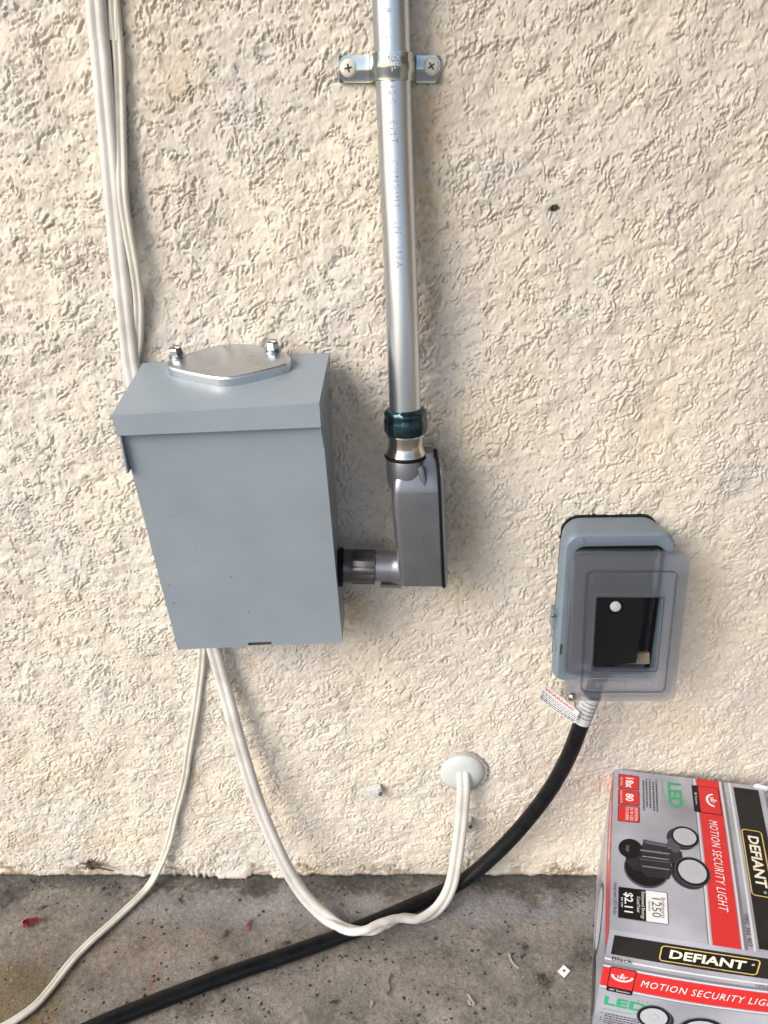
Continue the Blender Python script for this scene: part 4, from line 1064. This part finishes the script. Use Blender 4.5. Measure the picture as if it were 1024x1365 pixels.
# crumpled red plastic scrap
bm = bmesh.new()
c0 = atz(43, 1232, .002)
for i in range(3):
    pts = [c0 + Vector((.010 * math.cos(a + i) * (1 - .2 * i), .005 * math.sin(a * 1.1 + i * 2), .002 + .0022 * abs(math.sin(a * 1.7 + i)))) for a in [k * .55 for k in range(9)]]
    sweep(bm, catmull(pts, 4), [(-.0022, -.0003), (.0022, -.0003), (.0022, .0003), (-.0022, .0003)], (0, .3, 1))
tag(obj('plastic_scrap', bm, M['red_scrap'], origin=c0), 'crumpled red plastic scrap on the slab at the left edge', 'plastic scrap')
bm = bmesh.new(); c0 = atz(331, 1234, .001); pts = [atz(330, 1241, .0015), atz(329, 1235, .003), atz(332, 1230, .002), atz(334, 1226, .0015)]
sweep(bm, catmull(pts, 5), [(-.0016, -.0003), (.0016, -.0003), (.0016, .0003), (-.0016, .0003)], (1, .3, .3)); tag(obj('plastic_scrap', bm, M['red_scrap'], origin=c0), 'sliver of dark red plastic on the slab between thin cord and black cable', 'plastic scrap')
# pale twig and shreds
def twig(pix, r, m, name, label, cat, z=.002):
    pts = catmull([atz(x, y, z) for x, y in pix], 5); bm = bmesh.new(); sweep(bm, pts, [(a * 1.3, b * .7) for a, b in circ(r, 7)], (1, 0, 0)); return tag(obj(name, bm, m, origin=pts[0]), label, cat)
twig(((679, 1271), (681, 1279), (686, 1286), (692, 1291)), .0011, M['pale_bit'], 'twig', 'short pale twig on the slab left of the paper square', 'twig')
twig(((522, 1298), (519, 1308), (521, 1317), (516, 1326)), .0007, M['leaf_bit'], 'twig', 'thin dark curled twig on the slab below the cable loop', 'twig')
twig(((624, 1325), (628, 1332), (632, 1338), (627, 1339), (625, 1333)), .0012, M['pale_bit'], 'paper_curl', 'small pale curl on the slab at the bottom centre', 'paper curl')
twig(((495, 1334), (496, 1338), (493, 1342)), .0009, M['pale_bit'], 'paper_curl', 'tiny pale crescent shred at the bottom of the slab', 'paper curl')
for i, (px, py, a, lab) in enumerate(((300, 1244, 1.1, 'dark dry leaf bit on the slab in front of the red sliver'), (284, 1278, .1, 'flat dark leaf bit just above the black cable'), (381, 1257, .2, 'dark leaf bit close to the black cable under the wall'), (445, 1336, .3, 'dark oval leaf bit at the bottom of the slab'),
                                      (240, 1201, 2.2, 'dark leaf bit near the wall foot right of the thin cord'), (226, 1183, .2, 'dark crumb of leaf at the wall foot by the thin cord'), (55, 1210, .4, 'dark leaf bit on the slab above the red scrap'), (40, 1176, .1, 'dark crumb of leaf at the wall foot on the far left'))):
    c = atz(px, py, .0012); bm = bmesh.new(); bmesh.ops.create_icosphere(bm, subdivisions=2, radius=1)
    for v in bm.verts:
        x, y, z = v.co.x * .0058, v.co.y * .0021, v.co.z * .0011 + .0009 * math.sin(v.co.x * 3 + i)
        v.co = c + Vector((x * math.cos(a) - y * math.sin(a), x * math.sin(a) + y * math.cos(a), z)) * (1 + .12 * math.sin(9 * v.co.x + i))
    tag(obj('leaf_bit', bm, M['leaf_bit'], origin=c), lab, 'leaf bit', 'dry leaf bits on the slab')
# debris clump stuck low on the wall
cw = at(122, 1152, -.004)
bm = bmesh.new(); rr_ = random.Random(5)
for i in range(46):
    a = rr_.uniform(0, 6.3); l_ = rr_.uniform(.002, .009)
    p0 = cw + Vector((rr_.gauss(0, .0048), rr_.uniform(-.003, .001), rr_.gauss(0, .0035))); d = Vector((math.cos(a) * 1.5, rr_.uniform(-.4, .2), math.sin(a) * .7 + .1)) * l_
    sweep(bm, [p0, p0 + d * .5 + Vector((0, -.0006, .0006)), p0 + d], circ(rr_.uniform(.0004, .0011), 5), (0.3, 1, .2))
for i in range(8):
    p0 = cw + Vector((.006 + i * .0026, -.002, -.003 - i * .0008 + rr_.uniform(-.001, .001))); sweep(bm, [p0, p0 + Vector((.0025, -.001, rr_.uniform(-.001, .001))), p0 + Vector((.005, 0, -.001))], circ(.0008, 5), (0, 1, .2))
tag(obj('debris_clump', bm, M['leaf_bit'], origin=cw), 'brown clump of dead plant debris stuck to the wall just above the slab', 'debris')
# loose grit: far too many grains to count
def grit(name, n, m, seed, smin, smax, label):
    r_ = np.random.default_rng(seed); X = r_.uniform(-.56, .56, n); Y = -np.abs(r_.uniform(.002, .25, n)); 
    s = smin * (smax / smin) ** (r_.uniform(0, 1, n) ** 2.2); V, Fc = [], []
    Zf = floor_h(X, Y)
    T6 = np.array([(1, 0, 0), (-1, 0, 0), (0, 1, 0), (0, -1, 0), (0, 0, 1), (0, 0, -1)], float); F8 = [(0, 2, 4), (2, 1, 4), (1, 3, 4), (3, 0, 4), (2, 0, 5), (1, 2, 5), (3, 1, 5), (0, 3, 5)]
    for i in range(n):
        a = r_.uniform(0, 6.3); q = T6 * r_.uniform(.5, 1.4, (6, 3)) * s[i] * np.array([1.3, .9, .6]); c_, s_ = math.cos(a), math.sin(a)
        i0 = len(V); V += [(X[i] + x * c_ - y * s_, Y[i] + x * s_ + y * c_, Zf[i] + z + s[i] * .3) for x, y, z in q]; Fc += [tuple(k + i0 for k in f) for f in F8]
    return tag(pyobj(name, V, Fc, m), label, kind='stuff')
grit('dark_grit', 2200, M['dirt'], 3, .00045, .0022, 'dark grit and crumbs scattered over the slab')
grit('pale_grit', 1800, M['pale_bit'], 4, .0003, .0012, 'pale sand grains scattered over the slab')
